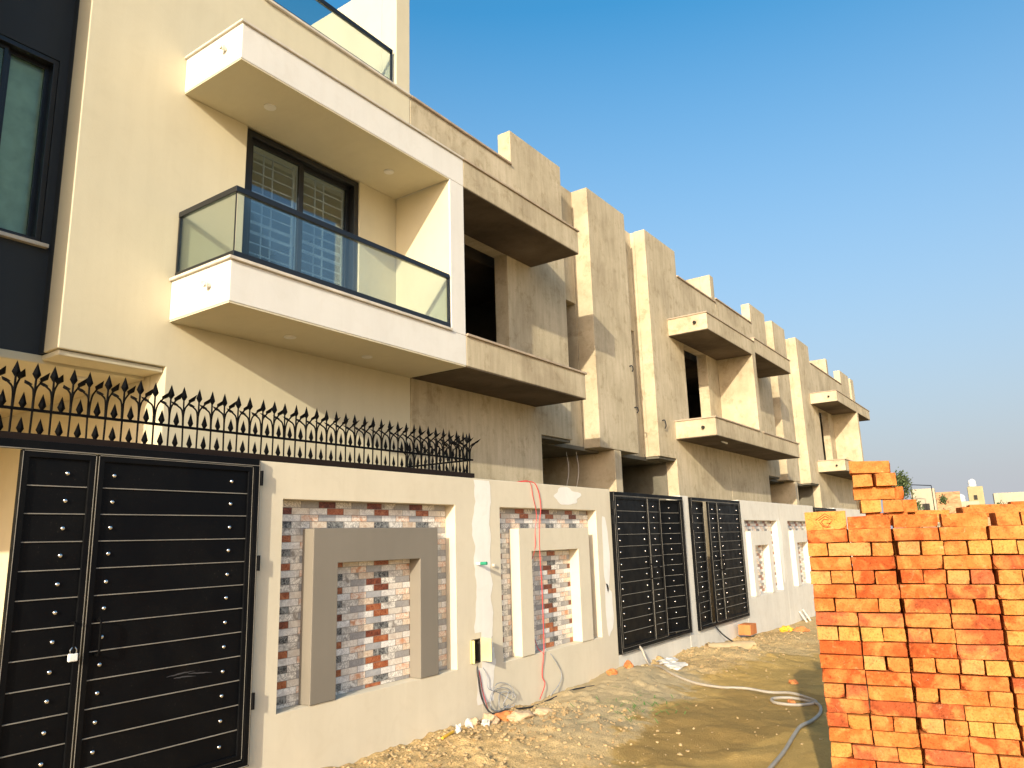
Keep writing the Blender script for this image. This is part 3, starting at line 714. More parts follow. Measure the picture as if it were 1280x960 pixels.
# ------------------------------------------------------------------ spiked railing
def diamond(bm, base, up, side, h, w, t):
    """flattened spearhead rising from base along up"""
    base, up, side = Vector(base), Vector(up).normalized(), Vector(side).normalized(); n = up.cross(side)
    q = [base + up * (h * a) + side * (w * sx) + n * (t * sn) for a, sx, sn in ((0, .16, 0), (.27, .5, 0), (1, 0, 0), (.27, -.5, 0), (0, -.16, 0), (.29, 0, .5), (.29, 0, -.5))]
    v = [bm.verts.new(p) for p in q]
    for k in range(4): bm.faces.new((v[k], v[k + 1], v[5])); bm.faces.new((v[k + 1], v[k], v[6]))
    bm.faces.new((v[4], v[0], v[5])); bm.faces.new((v[0], v[4], v[6]))
def mesh_of(name, bm, mat):
    fix(bm); me = bpy.data.meshes.new(name); bm.to_mesh(me); bm.free(); me.materials.append(M[mat]); return me
def fence_meshes(alongx):
    al = (1, 0, 0) if alongx else (0, 1, 0); out = (0, 1, 0) if alongx else (1, 0, 0)
    al, out = Vector(al), Vector(out); up = Vector((0, 0, 1))
    bm = bmesh.new()
    tube(bm, [(0, 0, 0), (0, 0, .345)], .0065, 6); diamond(bm, (0, 0, .335), up, al, .10, .05, .024)
    bar = mesh_of('spear_bar', bm, 'iron')
    arms = []
    for sgn in (1, -1):
        bm = bmesh.new()
        pts = [out * (sgn * a) + up * b for a, b in ((.004, .15), (.006, .225), (.022, .275), (.055, .30), (.075, .312))]
        tube(bm, spline(pts, 4), .006, 6); diamond(bm, out * (sgn * .07) + up * .31, out * sgn + up * .55, al, .095, .048, .022)
        arms.append(mesh_of('curved_spear', bm, 'iron'))
    bm = bmesh.new(); diamond(bm, (0, 0, 0), up, al, .10, .046, .022); tip = mesh_of('small_spear', bm, 'iron')
    return bar, arms, tip
def fence(label, p0, p1, zb, step=.1075):
    alongx = abs(p1[0] - p0[0]) > abs(p1[1] - p0[1])
    t = thing('spiked_fence', label, 'fence', ((p0[0] + p1[0]) / 2, (p0[1] + p1[1]) / 2, zb + ZO), group='black spiked fences on the wall top')
    ln = math.dist(p0, p1); n = int(ln / step)
    hw = .012
    def rb(z0, z1, w):
        if alongx: return (p0[0], p1[0], p0[1] - w, p0[1] + w, z0, z1)
        return (p0[0] - w, p0[0] + w, p0[1], p1[1], z0, z1)
    obj('bottom_rail', csg([rb(zb, zb + .045, .022)]), 'rail', t, .003)
    obj('upper_rail', csg([rb(zb + .178, zb + .195, .009)]), 'iron', t, .002)
    bar, arms, tip = fence_meshes(alongx)
    def put(me, nm, k, z):
        o = bpy.data.objects.new(nm, me); C.objects.link(o); o.parent = t
        q = Vector((p0[0] + (p1[0] - p0[0]) * k * step / ln, p0[1] + (p1[1] - p0[1]) * k * step / ln, z + ZO)); o.location = q - t.location
        o.rotation_euler = (random.uniform(-.02, .02), random.uniform(-.02, .02), random.uniform(-.12, .12))
    for i in range(n + 1):
        put(bar, 'spear_bar', i, zb + .04)
        for a in arms: put(a, 'curved_spear', i, zb + .04)
        if i < n:
            put(tip, 'small_spear', i + .5, zb + .192); put(tip, 'small_spear', i + .5, zb + .043)
fence('long black spiked iron fence along the top of the nearest gate and wall', (XW - .03, .88), (XW - .03, 6.2), .662)
fence('short black spiked fence running from street corner back to house facade', (XF + .03, 6.19), (XW - .055, 6.19), .662)

# ------------------------------------------------------------------ things fixed on or hanging at the wall
t = thing('junction_box', 'pale yellow open junction box set in the wall between two tile panels', 'junction box', (XW, 6.2, -1.05 + ZO))
obj('back_box', csg([(XW - .19, XW - .002, 6.092, 6.233, -1.168, -.942)], [(XW - .17, XW + 1, 6.10, 6.225, -1.16, -.95)]), 'dark', t)
obj('flap', csg([(XW + .004, XW + .012, 6.06, 6.095, -1.16, -.945), (XW + .012, XW + .035, 6.086, 6.095, -1.16, -.945)]), 'yellow_box', t, .002)
obj('flap', csg([(XW + .004, XW + .13, 6.236, 6.243, -1.155, -.935), (XW + .004, XW + .03, 6.243, 6.262, -1.155, -.935)]), 'yellow_box', t, .002)
t = thing('pipe_stub', 'short white pipe stub with green end sticking out above the junction box', 'pipe', (XW, 6.2, -.21 + ZO))
bm = bmesh.new(); tube(bm, [(XW + .002, 6.2, -.21 + ZO), (XW + .05, 6.2, -.21 + ZO)], .014, 12); obj('pipe', fix(bm), 'pvc_white', t)
bm = bmesh.new(); tube(bm, [(XW + .05, 6.2, -.21 + ZO), (XW + .125, 6.2, -.208 + ZO)], .0165, 12); obj('end_cap', fix(bm), 'green', t)
bm = bmesh.new(); tube(bm, [(XW + .002, 6.47, -.24 + ZO), (XW + .03, 6.47, -.24 + ZO)], .017, 12); tag(recentre(obj('pipe_stub', fix(bm), 'coping')), 'tiny pale pipe end in the wall, right of the green tipped stub', 'pipe')
def wire(label, pts, mat, r=.004, n=8, cat='wire', group=None, name='wire'):
    bm = bmesh.new(); tube(bm, spline(pts, n), r, 6)
    return tag(recentre(obj(name, fix(bm), mat, smooth=True)), label, cat, group)
W = lambda y, z, x=.012: (XW + x, y, z + ZO)
wire('red wire looping over the wall top and down the second tile panel', [W(7.05, .66, -.1), W(7.28, .672, -.02), W(7.36, .6), W(7.42, .4), W(7.38, .2), W(7.36, -.05), W(7.38, -.5), W(7.38, -1.0), W(7.36, -1.2, .02), W(7.32, -1.45), W(7.34, -1.55, .03), W(7.2, -1.68, .05)], 'wire_red', .005, group='red wires on the second wall')
wire('thin red wire hanging slightly left of its twin on the second tile panel', [W(7.0, .655, -.06), W(7.2, .668, .006), W(7.26, .5), W(7.32, .3), W(7.28, .1), W(7.26, -.1), W(7.22, -.5, -.1), W(7.3, -1.1, -.05), W(7.38, -1.25)], 'wire_red', .0035, group='red wires on the second wall')
wire('thin grey cable falling from the second tile panel to the soil', [W(7.5, -1.2, -.05), W(7.55, -1.3, .02), W(7.72, -1.48), W(7.66, -1.58, .03), W(7.4, -1.68, .06)], 'wire_grey', .005)
wire('red wire dropping from the yellow junction box', [W(6.2, -1.16, -.02), W(6.2, -1.3), W(6.24, -1.45), W(6.27, -1.62, .05)], 'wire_red')
wire('black cable running from the junction box down and along the wall foot', [W(6.18, -1.15, -.02), W(6.16, -1.3, .02), W(6.2, -1.5, .03), W(6.26, -1.64, .1), (XW + .13, 6.5, gz(XW + .13, 6.5) + .015), (XW + .13, 6.9, gz(XW + .13, 6.9) + .015), (XW + .1, 7.3, gz(XW + .1, 7.3) + .012), (XW + .16, 7.7, gz(XW + .16, 7.7) + .004), (XW + .24, 8.1, gz(XW + .24, 8.1) - .012)], 'wire_black', .009)
bm = bmesh.new()
for k, (yy, zz, ry, rz) in enumerate(((6.5, -1.56, .17, .11), (6.56, -1.58, .12, .08), (6.48, -1.53, .2, .13), (6.62, -1.58, .1, .075))):
    pts = [(XW + .03 + .012 * k + .02 * math.sin(a * 2 + k), yy + ry * math.cos(a) + .01 * math.sin(3 * a), zz + rz * math.sin(a) + ZO) for a in [2 * math.pi * i / 22 for i in range(20)]]
    tube(bm, pts, .0042, 6)
tube(bm, spline([W(6.23, -1.16, -.02), W(6.3, -1.3, .02), W(6.3, -1.42, .03), W(6.45, -1.48, .03), W(6.68, -1.6, .05)], 8), .004, 6)
tag(recentre(obj('cable_coil', fix(bm), 'wire_grey', smooth=True)), 'loose grey coil of cable at the wall foot below junction box', 'cable')
def gp(x, y, up=.0): return (x, y, gz(x, y) + up)
hose = [(-4.9, 9.75, .33), (-4.74, 9.72, .25), (-4.62, 9.68, .06)] + [(a, b, gz(a, b) + .017) for a, b in ((-4.3, 9.35), (-4.02, 9.1), (-3.7, 8.98), (-3.38, 8.95), (-3.1, 9.0), (-2.84, 9.04), (-2.6, 9.03), (-2.38, 8.9), (-2.26, 8.72), (-2.4, 8.56), (-2.62, 8.52), (-2.70, 8.68), (-2.55, 8.82), (-2.36, 8.78), (-2.2, 8.6), (-2.12, 8.3), (-2.1, 7.9), (-2.1, 7.5), (-2.06, 7.1), (-2.0, 6.6), (-1.96, 6.1), (-1.93, 5.5), (-1.9, 4.9))]
bm = bmesh.new(); tube(bm, spline(hose, 6), .0165, 10)
tag(recentre(obj('hose', fix(bm), 'pvc_grey', smooth=True)), 'long grey hose snaking from under a gate across the dirt road', 'hose')
wire('short dark cable curling from under the farther black gate', [(-4.74, 12.55, .24), (-4.68, 12.7, .1), (-4.62, 12.9, -.02), (-4.6, 12.95, gz(-4.6, 12.95) + .02)], 'wire_black', .012)

# ------------------------------------------------------------------ rubble, litter
def rock(label, x, y, r, mat, s=(1, 1, .7), cat='stone', name='stone', group='stones at the wall foot', rough=.3):
    bm = bmesh.new(); blob(bm, (x, y, gz(x, y) + r * s[2] * .45), r, *s, 3, rough, random.random() * 50, random.random() * 6)
    for v in bm.verts: v.co += Vector((noise.noise(v.co * 30), noise.noise(v.co * 30 + Vector((5, 0, 0))), noise.noise(v.co * 30 + Vector((0, 9, 0))))) * r * .07
    return tag(recentre(obj(name, bm, mat)), label, cat, group)
rock('largest rounded tan stone below the junction box wires', -4.62, 6.12, .085, 'stone')
rock('orange broken brick lump right of the largest tan stone', -4.56, 6.3, .08, 'brick_bit', (1.2, .9, .7), 'brick piece', 'brick_piece')
rock('flat pinkish stone in front of the cable coil', -4.4, 6.32, .10, 'stone', (1.3, 1, .5))
rock('small dark stone wedged between litter and wall foot', -4.66, 5.93, .05, 'stone')
rock('low tan clod stone in front of the rubble', -4.3, 6.55, .075, 'stone', (1.3, .9, .5))
for lab, x, y, m, sx in (('crumpled white paper scrap leaning on the cream wall foot', -4.68, 5.88, 'paper', .038), ('small white cup on the rubble beside the cream wall', -4.6, 5.62, 'paper', .036), ('white plastic scrap beside the dark cables', -4.57, 5.98, 'paper', .04)):
    bm = bmesh.new(); blob(bm, (x, y, gz(x, y) + .035), sx, 1, .8, 1.1, 2, .6, x * 9)
    tag(recentre(obj('litter', bm, m)), lab, 'litter', 'white litter by the wall')
bm = bmesh.new(); tube(bm, [gp(-4.56, 5.35, .02), gp(-4.6, 5.55, .025)], .012, 6); tag(recentre(obj('litter', fix(bm), 'yellow')), 'thin yellow scrap on the soil by the white cup', 'litter')
rock('orange brick piece by the gate sill, right of the grey hose end', -4.55, 8.95, .07, 'brick_bit', (1.4, .8, .7), 'brick piece', 'brick_piece')
rock('small reddish brick piece left of hose at the wall foot', -4.6, 8.6, .06, 'brick_bit', (1.1, .8, .8), 'brick piece', 'brick_piece')
bm = bmesh.new()
for k in range(7):
    x, y = -4.35 + random.uniform(-.15, .15), 9.75 + random.uniform(-.22, .22)
    blob(bm, (x, y, gz(x, y) + .02), .09, 1.3, 1, .3, 2, .6, k, random.random() * 3)
tag(recentre(obj('litter', bm, 'paper')), 'crumpled white sack lying beside the hose below the gate next to the red wires', 'litter')
o = obj('brick', csg([(-4.72, -4.5, 13.6, 13.95, -.02, .16)], (), 0), 'brick_bit', None, .01); tag(recentre(o), 'single orange block against the sill under the far gate', 'block')
bm = bmesh.new()
tube(bm, [(-4.5, 11.5, gz(-4.5, 11.5) + .0), (-4.0, 12.15, gz(-4, 12.15) + .035)], .085, 18, False); tube(bm, [(-4.5, 11.5, gz(-4.5, 11.5) + .0), (-4.0, 12.15, gz(-4, 12.15) + .035)], .068, 18, False)
tag(recentre(obj('drain_pipe', bm, 'cement_pipe', smooth=True)), 'pale open drain pipe half buried in soil before the far gate', 'pipe')
rock('bright yellow bag lying on soil near the whitish wall', -4.45, 15.6, .10, 'yellow', (1.2, 1, .7), 'bag', 'bag', None)
rock('orange rubble piece right of the yellow bag', -4.3, 16.1, .10, 'brick_bit', (1.5, .9, .6), 'brick piece', 'brick_piece')
rock('red brick piece in the damp road, left of the brick shadow', -2.75, 9.7, .05, 'brick_bit', (1.3, .8, .6), 'brick piece', 'brick_piece')
rock('tiny orange brick chip inside the hose loop', -2.5, 8.68, .045, 'brick_bit', (1.3, .8, .6), 'brick piece', 'brick_piece')
for k, (y, z) in enumerate(((17.9, -1.85), (18.2, -1.83))):
    bm = bmesh.new(); tube(bm, [(XW + .02, y, z + ZO + .12), (XW + .2, y - .15, gz(XW + .2, y - .15) + .02)], .022, 8)
    tag(recentre(obj('pipe_stub', fix(bm), 'coping')), 'pale pipe leaning on the far white wall foot, %s of two' % ('left' if k == 0 else 'right'), 'pipe')
# soil clods nobody could count
bm = bmesh.new(); rnd = random.Random(3)
for k in range(5200):
    zone = rnd.random()
    if zone < .55: y = rnd.uniform(3.9, 7.2); x = XW + .05 + abs(rnd.gauss(0, .75)); 
    elif zone < .85: y = rnd.uniform(9.5, 15.5); x = XW + .1 + abs(rnd.gauss(0, .6))
    else: y = rnd.uniform(4, 15); x = rnd.uniform(-4.5, -.8)
    r = .004 + .020 * rnd.random() ** 4
    if zone >= .85: r *= .6
    blob(bm, (x, y, gz(x, y) + r * .2), r, rnd.uniform(.8, 1.5), 1, rnd.uniform(.5, .9), 1, .45, k * .37, rnd.random() * 6)
tag(obj('soil_clods', bm, 'clod'), 'scattered dry soil clods and gravel along the wall foot', 'soil', kind='stuff')
bm = bmesh.new()
for k in range(110):
    x, y = rnd.gauss(-3.65, .22), rnd.gauss(7.45, .28); a = rnd.random() * 6.3; l = rnd.uniform(.06, .17)
    z = gz(x, y) + .008; d = Vector((math.cos(a), math.sin(a), rnd.uniform(0, .2))); s = Vector((-d.y, d.x, 0)) * .004
    p = Vector((x, y, z)); q = p + d * l * .6 + Vector((0, 0, .015)); e = p + d * l
    vs = [bm.verts.new(v) for v in (p - s, p + s, q + s, q - s, e)]; bm.faces.new(vs[:4]); bm.faces.new((vs[3], vs[2], vs[4]))
tag(obj('grass_clippings', bm, 'grass'), 'few green grass cuttings on the grey mud', 'grass', kind='stuff')

# ------------------------------------------------------------------ brick stack
A0 = Vector((-1.21, 4.86, .12 + ZO)); ang = R(10.5)
U = Vector((math.cos(ang), math.sin(ang), -.012)); V = Vector((-math.sin(ang), math.cos(ang), 0)); 
BL, BW, BH, CH = .229, .110, .0745, .0805
def brick_mesh(seed):
    bm = bmesh.new(); bmesh.ops.create_cube(bm, size=1.)
    bmesh.ops.scale(bm, vec=(BL, BW, BH), verts=bm.verts)
    rr = random.Random(seed)
    for v in bm.verts: v.co += Vector((rr.uniform(-.003, .003), rr.uniform(-.003, .003), rr.uniform(-.0025, .0025)))
    bmesh.ops.bevel(bm, geom=list(bm.edges), offset=.0035, segments=2, affect='EDGES', profile=.6)
    bmesh.ops.subdivide_edges(bm, edges=[e for e in bm.edges if e.calc_length() > .06], cuts=5, use_grid_fill=True)
    for v in bm.verts:
        n = noise.noise(v.co * 26 + Vector((seed * 5.3, 0, 0))) * .0028 + noise.noise(v.co * 70 + Vector((seed, 0, 4))) * .0010
        v.co += v.co.normalized() * n
    # a chipped corner
    c = Vector((BL / 2 * rr.choice((-1, 1)), BW / 2 * rr.choice((-1, 1)), BH / 2 * rr.choice((-1, 1))))
    k = rr.uniform(.012, .034)
    for v in bm.verts:
        d = (v.co - c).length
        if d < k: v.co -= (c.normalized()) * (k - d) * .7
    me = bpy.data.meshes.new('brick'); bm.to_mesh(me); bm.free(); me.materials.append(M['brick'])
    for p in me.polygons: p.use_smooth = False
    return me
BM = [brick_mesh(i) for i in range(10)]
RED = [(.40, .092, .022), (.36, .074, .019), (.42, .110, .026), (.44, .135, .032), (.35, .092, .036), (.31, .070, .024)]
YEL = [(.46, .180, .042), (.49, .225, .056), (.45, .150, .038), (.48, .21, .07)]
def cname(c): 
    g = c[1]
    return 'red' if g < .115 else 'orange' if g < .17 else 'yellow'
def brick(s, dep, ztop_off, kind, col, label, roll=0., yaw=0., group='bricks in the stack', edge=False, pitch=0.):
    o = bpy.data.objects.new('brick', random.choice(BM)); C.objects.link(o)
    p = A0 + U * s + V * dep; p.z = A0.z + U.z * s + ztop_off
    o.location = p
    rz = ang + yaw + (math.pi / 2 if kind == 'H' else 0) + (math.pi if random.random() < .5 else 0)
    o.rotation_euler = (math.pi / 2 if edge else random.choice((0, math.pi)) + pitch, roll, rz)
    j = random.uniform(.92, 1.06); o.color = (min(1, col[0] * j), col[1] * j, col[2] * j, 1)
    tag(o, label, 'brick', group); return o
ordn = ['first', 'second', 'third', 'fourth', 'fifth', 'sixth', 'seventh', 'eighth', 'ninth', 'tenth', 'eleventh', 'twelfth', 'thirteenth', 'fourteenth', 'fifteenth', 'sixteenth', 'seventeenth', 'eighteenth', 'nineteenth', 'twentieth', 'twenty first', 'twenty second', 'twenty third']
rb = random.Random(21)
NC = 21
PATS = [['H', 'S', 'H'], ['H', 'H', 'H', 'H'], ['H', 'H', 'S'], ['S', 'H', 'H'], ['H', 'H', 'H', 'H']]
cj = [(0, 0), (.003, .003), (.007, -.004)]
for k in range(NC):
    zc = -.10 - CH * (k + .5)
    seq = []
    for c in range(3):
        s = .474 * c + cj[c][0] + rb.uniform(-.004, .004) + (.010 if k % 2 and c else 0)
        pat = ['S', 'S'] if k % 2 == 0 else PATS[(k * 2 + c * 3) % 5 if k != 1 else (0, 1, 1)[c]]
        if c == 2 : pat = pat if k % 2 == 0 else rb.choice([['H', 'H', 'S'], ['H', 'S', 'H']])
        for q in pat:
            w = BL + .007 if q == 'S' else BW + .008
            seq.append((s + w / 2, q, c)); s += w
    i = 0
    for sc, q, c in seq:
        if q == 'S': col = rb.choice(RED if rb.random() < .8 else YEL)
        else: col = rb.choice(YEL if rb.random() < .72 else RED)
        lay = 'brick lying lengthwise' if q == 'S' else 'brick end'
        dep = (BW / 2 if q == 'S' else BL / 2) + rb.uniform(-.007, .007) + cj[c][1]
        lab = '%s %s, %s from left in the stack\'s %s full course from top' % (cname(col), lay, ordn[i], ordn[k])
        sag = (-.008 + .016 * abs((sc % .474) / .237 - 1)) * .5
        brick(sc, dep, zc + rb.uniform(-.002, .002) - .004 * (c == 0), q, col, lab, rb.uniform(-.012, .012), rb.uniform(-.02, .02))
        i += 1
# loose top course
e = brick(.117, .06, -.052, 'S', RED[3], 'orange brick stood on edge at stack\'s top left corner, stamped with an emblem', edge=True)
e.rotation_euler = (math.pi / 2, 0, ang); e.color = (.68, .23, .055, 1)
bm = bmesh.new()
def stamp(pts, r=.0022):
    tube(bm, [(a, b, BW * 0 + BH / 2 + .0012) for a, b in pts], r, 6)
stamp([(-.056, .004), (0, .042), (.056, .004), (.036, .004), (0, .028), (-.040, .002)])
stamp([(.020, .004), (-.006, .010), (-.024, -.006), (-.012, -.030), (.012, -.034), (.022, -.016), (.004, -.014)])
stamp([(.034, -.006), (.020, -.022)]); stamp([(-.034, -.008), (-.018, -.034), (.004, -.042), (.024, -.036)])
em = obj('stamped_emblem', fix(bm), 'brick', e, local=True); em.color = (.16, .035, .012, 1)
brick(.355, .06, -.067, 'S', RED[0], 'red brick lying low behind the gap, second in the loose top course', roll=.008)
brick(.60, .058, -.066, 'S', RED[2], 'red orange brick, third in the loose top course, under the small column', roll=-.004)
brick(.85, .062, -.0655, 'S', RED[3], 'orange cracked brick, fourth in loose top course left of dark gap', roll=.006)
brick(1.06, .115, -.0655, 'H', YEL[2], 'yellow brick end right of the dark gap in the loose top course', roll=.004)
brick(1.24, .07, -.065, 'S', RED[3], 'orange brick cut by the picture edge in the loose top course', roll=-.004)
# small column standing on the second row
brick(.46, .19, -.05, 'S', RED[2], 'red brick carrying the small brick column, lying behind the top course')
brick(.375, .21, .028, 'H', YEL[1], 'yellow brick end at the bottom left of the small brick column', yaw=.04)
brick(.505, .21, .028, 'H', YEL[2], 'yellow brick end at the bottom right of the small brick column', yaw=-.06)
brick(.575, .30, .026, 'H', RED[3], 'orange brick jutting right behind bottom of the small brick column', yaw=.0)
brick(.405, .19, .107, 'S', RED[3], 'orange brick lying lengthwise, second up in small brick column', yaw=.03, roll=.01)
brick(.515, .28, .107, 'H', RED[2], 'red brick end showing right of the second course of small column')
brick(.352, .20, .186, 'H', YEL[2], 'yellow brick end at left of third course in the small brick column', yaw=-.03)
brick(.465, .20, .186, 'H', RED[3], 'orange brick end at right of third course in the small brick column', yaw=.12)
brick(.40, .20, .266, 'S', YEL[2], 'tilted orange brick crowning the small brick column', yaw=-.10, roll=-.07, pitch=.10)
# bricks of the back row that peep over the top course
for i, (s, q, c, lab) in enumerate(((.70, 'S', YEL[0], 'yellowish brick peeping over top course right of the small column'), (.93, 'H', RED[3], 'orange brick of the back row peeping over the cracked brick'),
        (1.04, 'S', YEL[2], 'pale orange brick of the back row above the yellow brick end'), (1.26, 'S', RED[2], 'red brick of the back row at the picture\'s right edge'))):
    brick(s, .40 + .02 * i, -.035 + .012 * i, q, c, lab, rb.uniform(-.03, .03), rb.uniform(-.1, .1))
# hidden heart of the stack
bm = bmesh.new()
for k in range(NC + 1):
    for r_ in range(2):
        for c in range(6):
            s = .237 * c + .118 + rb.uniform(-.003, .003); p = A0 + U * s + V * (.245 + .236 * r_ + .118)
            z = A0.z + U.z * s - .10 - CH * (k + .5) + rb.uniform(-.002, .002) + (.0 if k else -.004)
            mt = Matrix.Translation((p.x, p.y, z)) @ Matrix.Rotation(ang + rb.uniform(-.01, .01), 4, 'Z')
            bmesh.ops.create_cube(bm, size=1., matrix=mt @ Matrix.Diagonal((.226, .226, .0765, 1)))
o = obj('brick', bm, 'brick', None, .004); o.color = (.62, .17, .04, 1)
tag(recentre(o), 'bricks packed out of sight inside and behind the front of the stack', 'brick', None, 'stuff')

# ------------------------------------------------------------------ far background
def at(d, k): return Vector(d) * (k / 100.) + Vector((0, 0, ZO))      # bearings noted at 100 m, set at k metres
def tree(label, base, h, w, n, seed, leaf_s=.14, name='tree'):
    t = thing(name, label, 'tree', base, group='far trees over the bricks'); rr = random.Random(seed)
    bm = bmesh.new()
    tube(bm, [(0, 0, -.2), (.03, 0, h * .35), (0, .05, h * .8)], [.10, .07, .02], 8)
    for k in range(8):
        a = rr.random() * 6.3; z = h * rr.uniform(.25, .7)
        tube(bm, [(0, 0, z), (w * .22 * math.cos(a), w * .22 * math.sin(a), z + h * .1), (w * .4 * math.cos(a), w * .4 * math.sin(a), z + h * .16)], [.03, .02, .008], 5)
    obj('trunk', fix(bm), 'trunk', t, local=True)
    bm = bmesh.new()
    cl = []
    for k in range(26):
        q = rr.random(); z = h * (.22 + .78 * q); rad = w * .5 * (math.sin(math.pi * min(1, .18 + .80 * q)) ** .7) * rr.uniform(.25, 1); a = rr.random() * 6.3
        cl.append(Vector((rad * math.cos(a), rad * math.sin(a), z)))
    for k in range(n):
        c = rr.choice(cl); d = Vector((rr.gauss(0, 1), rr.gauss(0, 1), rr.gauss(0, 1))) * w * .10
        p = c + d; nrm = Vector((rr.gauss(0, 1), rr.gauss(0, 1), rr.gauss(0, 1))).normalized(); u = nrm.orthogonal().normalized(); v = nrm.cross(u); s = leaf_s * rr.uniform(.5, 1.1)
        bm.faces.new([bm.verts.new(p + u * a + v * b) for a, b in ((-s, 0), (0, -s * .45), (s, 0), (0, s * .45))])
    obj('crown', bm, 'leaf', t, local=True); return t
g_far = -.26
b = at((-15.3, 113.3, 0), 52); tree('tall bushy green tree just right of the small brick column', (b.x, b.y, g_far), 5.7, 2.0, 4200, 5, .12)
b = at((-10.7, 115.9, 0), 52); tree('small round green shrub right of the cream wall in the distance', (b.x, b.y, g_far), 4.1, 1.15, 1800, 9, .10, 'shrub')
def face_box(bm, c, w, d, h, z0):
    """box turned to face the viewing direction of the street"""
    x, y = c; a = R(5)
    m = Matrix.Translation((x, y, z0 + h / 2)) @ Matrix.Rotation(a, 4, 'Z') @ Matrix.Diagonal((w, d, h, 1)); bmesh.ops.create_cube(bm, size=1., matrix=m)
t = thing('far_house', 'cream plastered far house right of the tall tree', 'house', (*at((-12.8, 114.2, 0), 62).xy, g_far))
c = at((-12.8, 114.2, 0), 62)
bm = bmesh.new(); face_box(bm, (c.x, c.y), 1.7, 4, 5.15, g_far); obj('wall', bm, 'far_cream', t, .02)
bm = bmesh.new(); face_box(bm, (c.x + .3, c.y - 2.06), .5, .1, .8, 2.9); obj('window', bm, 'dark', t)
c = at((-12.7, 114.1, 0), 58)
t = thing('metal_gantry', 'thin dark metal frame standing above the cream far house', 'gantry', (c.x, c.y, g_far))
bm = bmesh.new(); zt_ = 1.72 + 3.36
tube(bm, [(c.x - .85, c.y, zt_ + .05), (c.x + .55, c.y, zt_ - .1)], .035, 6); obj('crossbar', fix(bm), 'iron', t)
for dx, dz in ((-.85, .05), (.55, -.1)):
    bm = bmesh.new(); tube(bm, [(c.x + dx, c.y, g_far), (c.x + dx, c.y, zt_ + dz)], .03, 6); obj('post', fix(bm), 'iron', t)
c0, c1 = at((-10.9, 116.5, 0), 75), at((3.5, 124, 0), 75)
bm = bmesh.new()
nseg = 26
for i in range(nseg):
    p, q = c0.lerp(c1, i / nseg), c0.lerp(c1, (i + 1) / nseg); hh = 4.0 + .12 * noise.noise(Vector((i * .9, 0, 0)))
    m = Matrix.Translation(((p.x + q.x) / 2, (p.y + q.y) / 2, g_far + hh / 2)) @ Matrix.Rotation(math.atan2(q.y - p.y, q.x - p.x), 4, 'Z') @ Matrix.Diagonal(((q - p).length * .998, .25, hh, 1)); bmesh.ops.create_cube(bm, size=1., matrix=m)
tag(recentre(obj('brick_wall', bm, 'far_brick')), 'long weathered red brick wall far off behind the stack', 'wall')
c = at((-10.8, 115.9, 0), 88); bm = bmesh.new(); face_box(bm, (c.x, c.y), 3.6, 3, 6.1, g_far); o = obj('far_house', bm, 'far_brick', None, .03)
tag(recentre(o), 'low reddish brick far house behind the small shrub', 'house')
c = at((-7.1, 118.3, 0), 100)
t = thing('far_house', 'yellowish rooftop block far away carrying a white water tank', 'house', (c.x, c.y, g_far))
bm = bmesh.new(); face_box(bm, (c.x, c.y), 1.75, 2, 7.3, g_far); obj('wall', bm, 'far_yellow', t, .03)
bm = bmesh.new(); face_box(bm, (c.x, c.y - 1.05), .4, .06, .6, 5.3); obj('window', bm, 'dark', t)
def tank(x, y, z, r, h, label):
    bm = bmesh.new(); prof = [(r * .9, 0), (r, .06 * h), (r, .35 * h), (r * .96, .37 * h), (r, .39 * h), (r, .68 * h), (r * .85, .82 * h), (r * .4, .93 * h), (r * .35, h), (.01, h)]
    rings = [[bm.verts.new((x + a * math.cos(2 * math.pi * k / 20), y + a * math.sin(2 * math.pi * k / 20), z + b)) for k in range(20)] for a, b in prof]
    for A, B in zip(rings, rings[1:]):
        for k in range(20): bm.faces.new((A[k], A[(k + 1) % 20], B[(k + 1) % 20], B[k]))
    bm.faces.new(rings[0][::-1]); tag(recentre(obj('water_tank', fix(bm), 'tank', smooth=True)), label, 'water tank', 'white roof water tanks')
tank(c.x - .25, c.y, g_far + 7.31, .48, 1.05, 'white water tank on top of the yellowish rooftop block')
c2 = at((-8.75, 117.3, 0), 98)
bm = bmesh.new(); face_box(bm, (c2.x + .3, c2.y), 3.2, 2, 5.3, g_far); o = obj('far_house', bm, 'far_cream', None, .03); tag(recentre(o), 'low pale far house below the lower white water tank', 'house')
tank(c2.x, c2.y - .3, g_far + 5.31, .46, .98, 'white water tank standing lower, left of the yellowish rooftop block')
c3 = at((-3.5, 121.2, 0), 112); bm = bmesh.new(); face_box(bm, (c3.x + 1.5, c3.y), 7, 3, 6.9, g_far); o = obj('far_house', bm, 'far_cream', None, .03); tag(recentre(o), 'long low cream far house along the skyline at right edge', 'house')
b = at((-4.6, 120.2, 0), 105); tree('flat dark shrub on the skyline right of the yellowish block', (b.x, b.y, g_far), 5.0, 3.2, 1500, 14, .16, 'shrub')

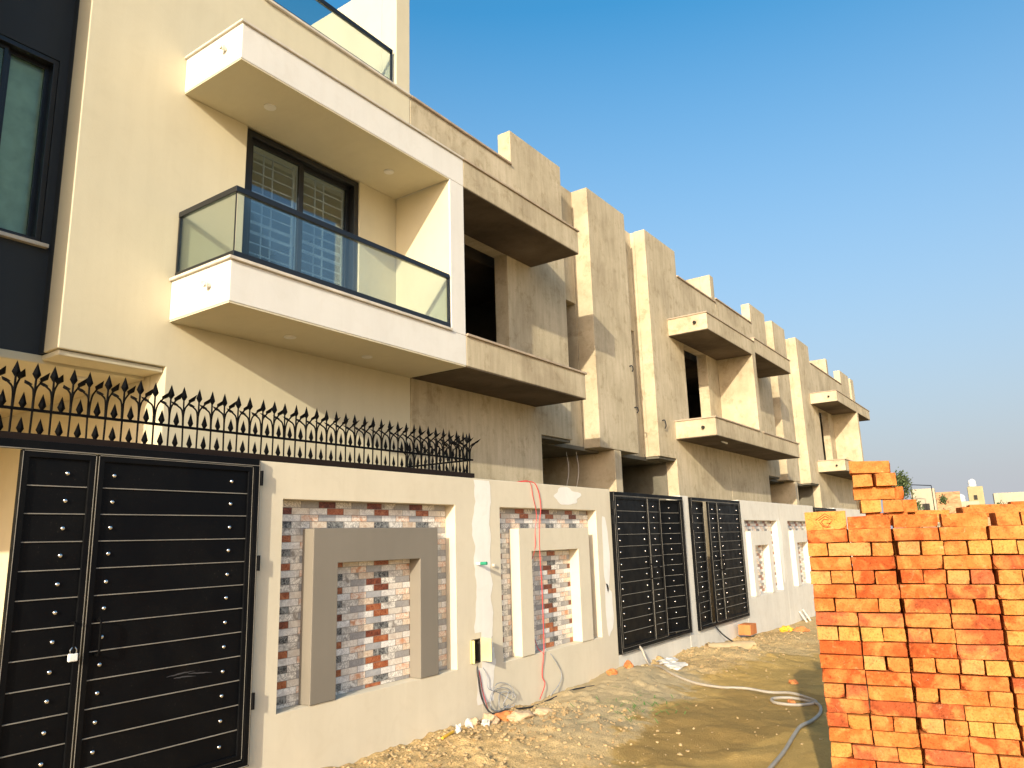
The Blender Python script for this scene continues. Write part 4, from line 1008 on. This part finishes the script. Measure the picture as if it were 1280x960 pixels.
# ------------------------------------------------------------------ camera
cam = bpy.data.cameras.new('camera'); co = bpy.data.objects.new('camera', cam); C.objects.link(co)
cam.sensor_width = 36; cam.lens = 934.225 / 1280 * 36; cam.clip_end = 9000; cam.clip_start = .05
r = Vector((.8178771, .57462328, -.02975117)); dn = Vector((-.1423091, .15191146, -.97809561)); fw = Vector((-.55751696, .80419587, .20601903))
co.matrix_world = Matrix(((r.x, -dn.x, -fw.x, 0), (r.y, -dn.y, -fw.y, 0), (r.z, -dn.z, -fw.z, ZO), (0, 0, 0, 1)))
sc = bpy.context.scene; sc.camera = co

# ------------------------------------------------------------------ light
sd = Vector((-.285, .905, -.312)).normalized()
sun = bpy.data.lights.new('sun', 'SUN'); sun.energy = 2.85; sun.angle = R(.55); sun.color = (1, .90, .68)
so = bpy.data.objects.new('sun', sun); C.objects.link(so); so.rotation_euler = sd.to_track_quat('-Z', 'Y').to_euler()
w = bpy.data.worlds.new('World'); sc.world = w; w.use_nodes = True
nt = w.node_tree; bg = nt.nodes['Background']
sky = nt.nodes.new('ShaderNodeTexSky'); sky.sky_type = 'NISHITA'; sky.sun_disc = False
sky.sun_elevation = math.asin(-sd.z); sky.sun_rotation = math.atan2(-sd.x, -sd.y)
sky.air_density = 1.0; sky.dust_density = 4.0; sky.ozone_density = 3.0; sky.altitude = 100
hs = nt.nodes.new('ShaderNodeHueSaturation'); hs.inputs['Saturation'].default_value = 1.3; hs.inputs['Hue'].default_value = .484
nt.links.new(sky.outputs[0], hs.inputs['Color']); bg.inputs[1].default_value = .142
# dusty winter air low over the ground, away from the sun
tcw = nt.nodes.new('ShaderNodeTexCoord'); sx = nt.nodes.new('ShaderNodeSeparateXYZ'); nt.links.new(tcw.outputs['Generated'], sx.inputs[0])
mr = nt.nodes.new('ShaderNodeMapRange'); mr.inputs[1].default_value = .62; mr.inputs[2].default_value = 0.; nt.links.new(sx.outputs['Z'], mr.inputs[0])
my = nt.nodes.new('ShaderNodeMapRange'); my.inputs[1].default_value = -.5; my.inputs[2].default_value = .25; nt.links.new(sx.outputs['Y'], my.inputs[0])
mm = nt.nodes.new('ShaderNodeMath'); mm.operation = 'MULTIPLY'; nt.links.new(mr.outputs[0], mm.inputs[0]); nt.links.new(my.outputs[0], mm.inputs[1])
nt.links.new(mix(nt, mm.outputs[0], hs.outputs[0], (1.92, 1.99, 2.16)), bg.inputs[0])
sc.view_settings.view_transform = 'Standard'; sc.view_settings.look = 'None'; sc.view_settings.exposure = 1.0; sc.view_settings.gamma = 1
sc.cycles.max_bounces = 8
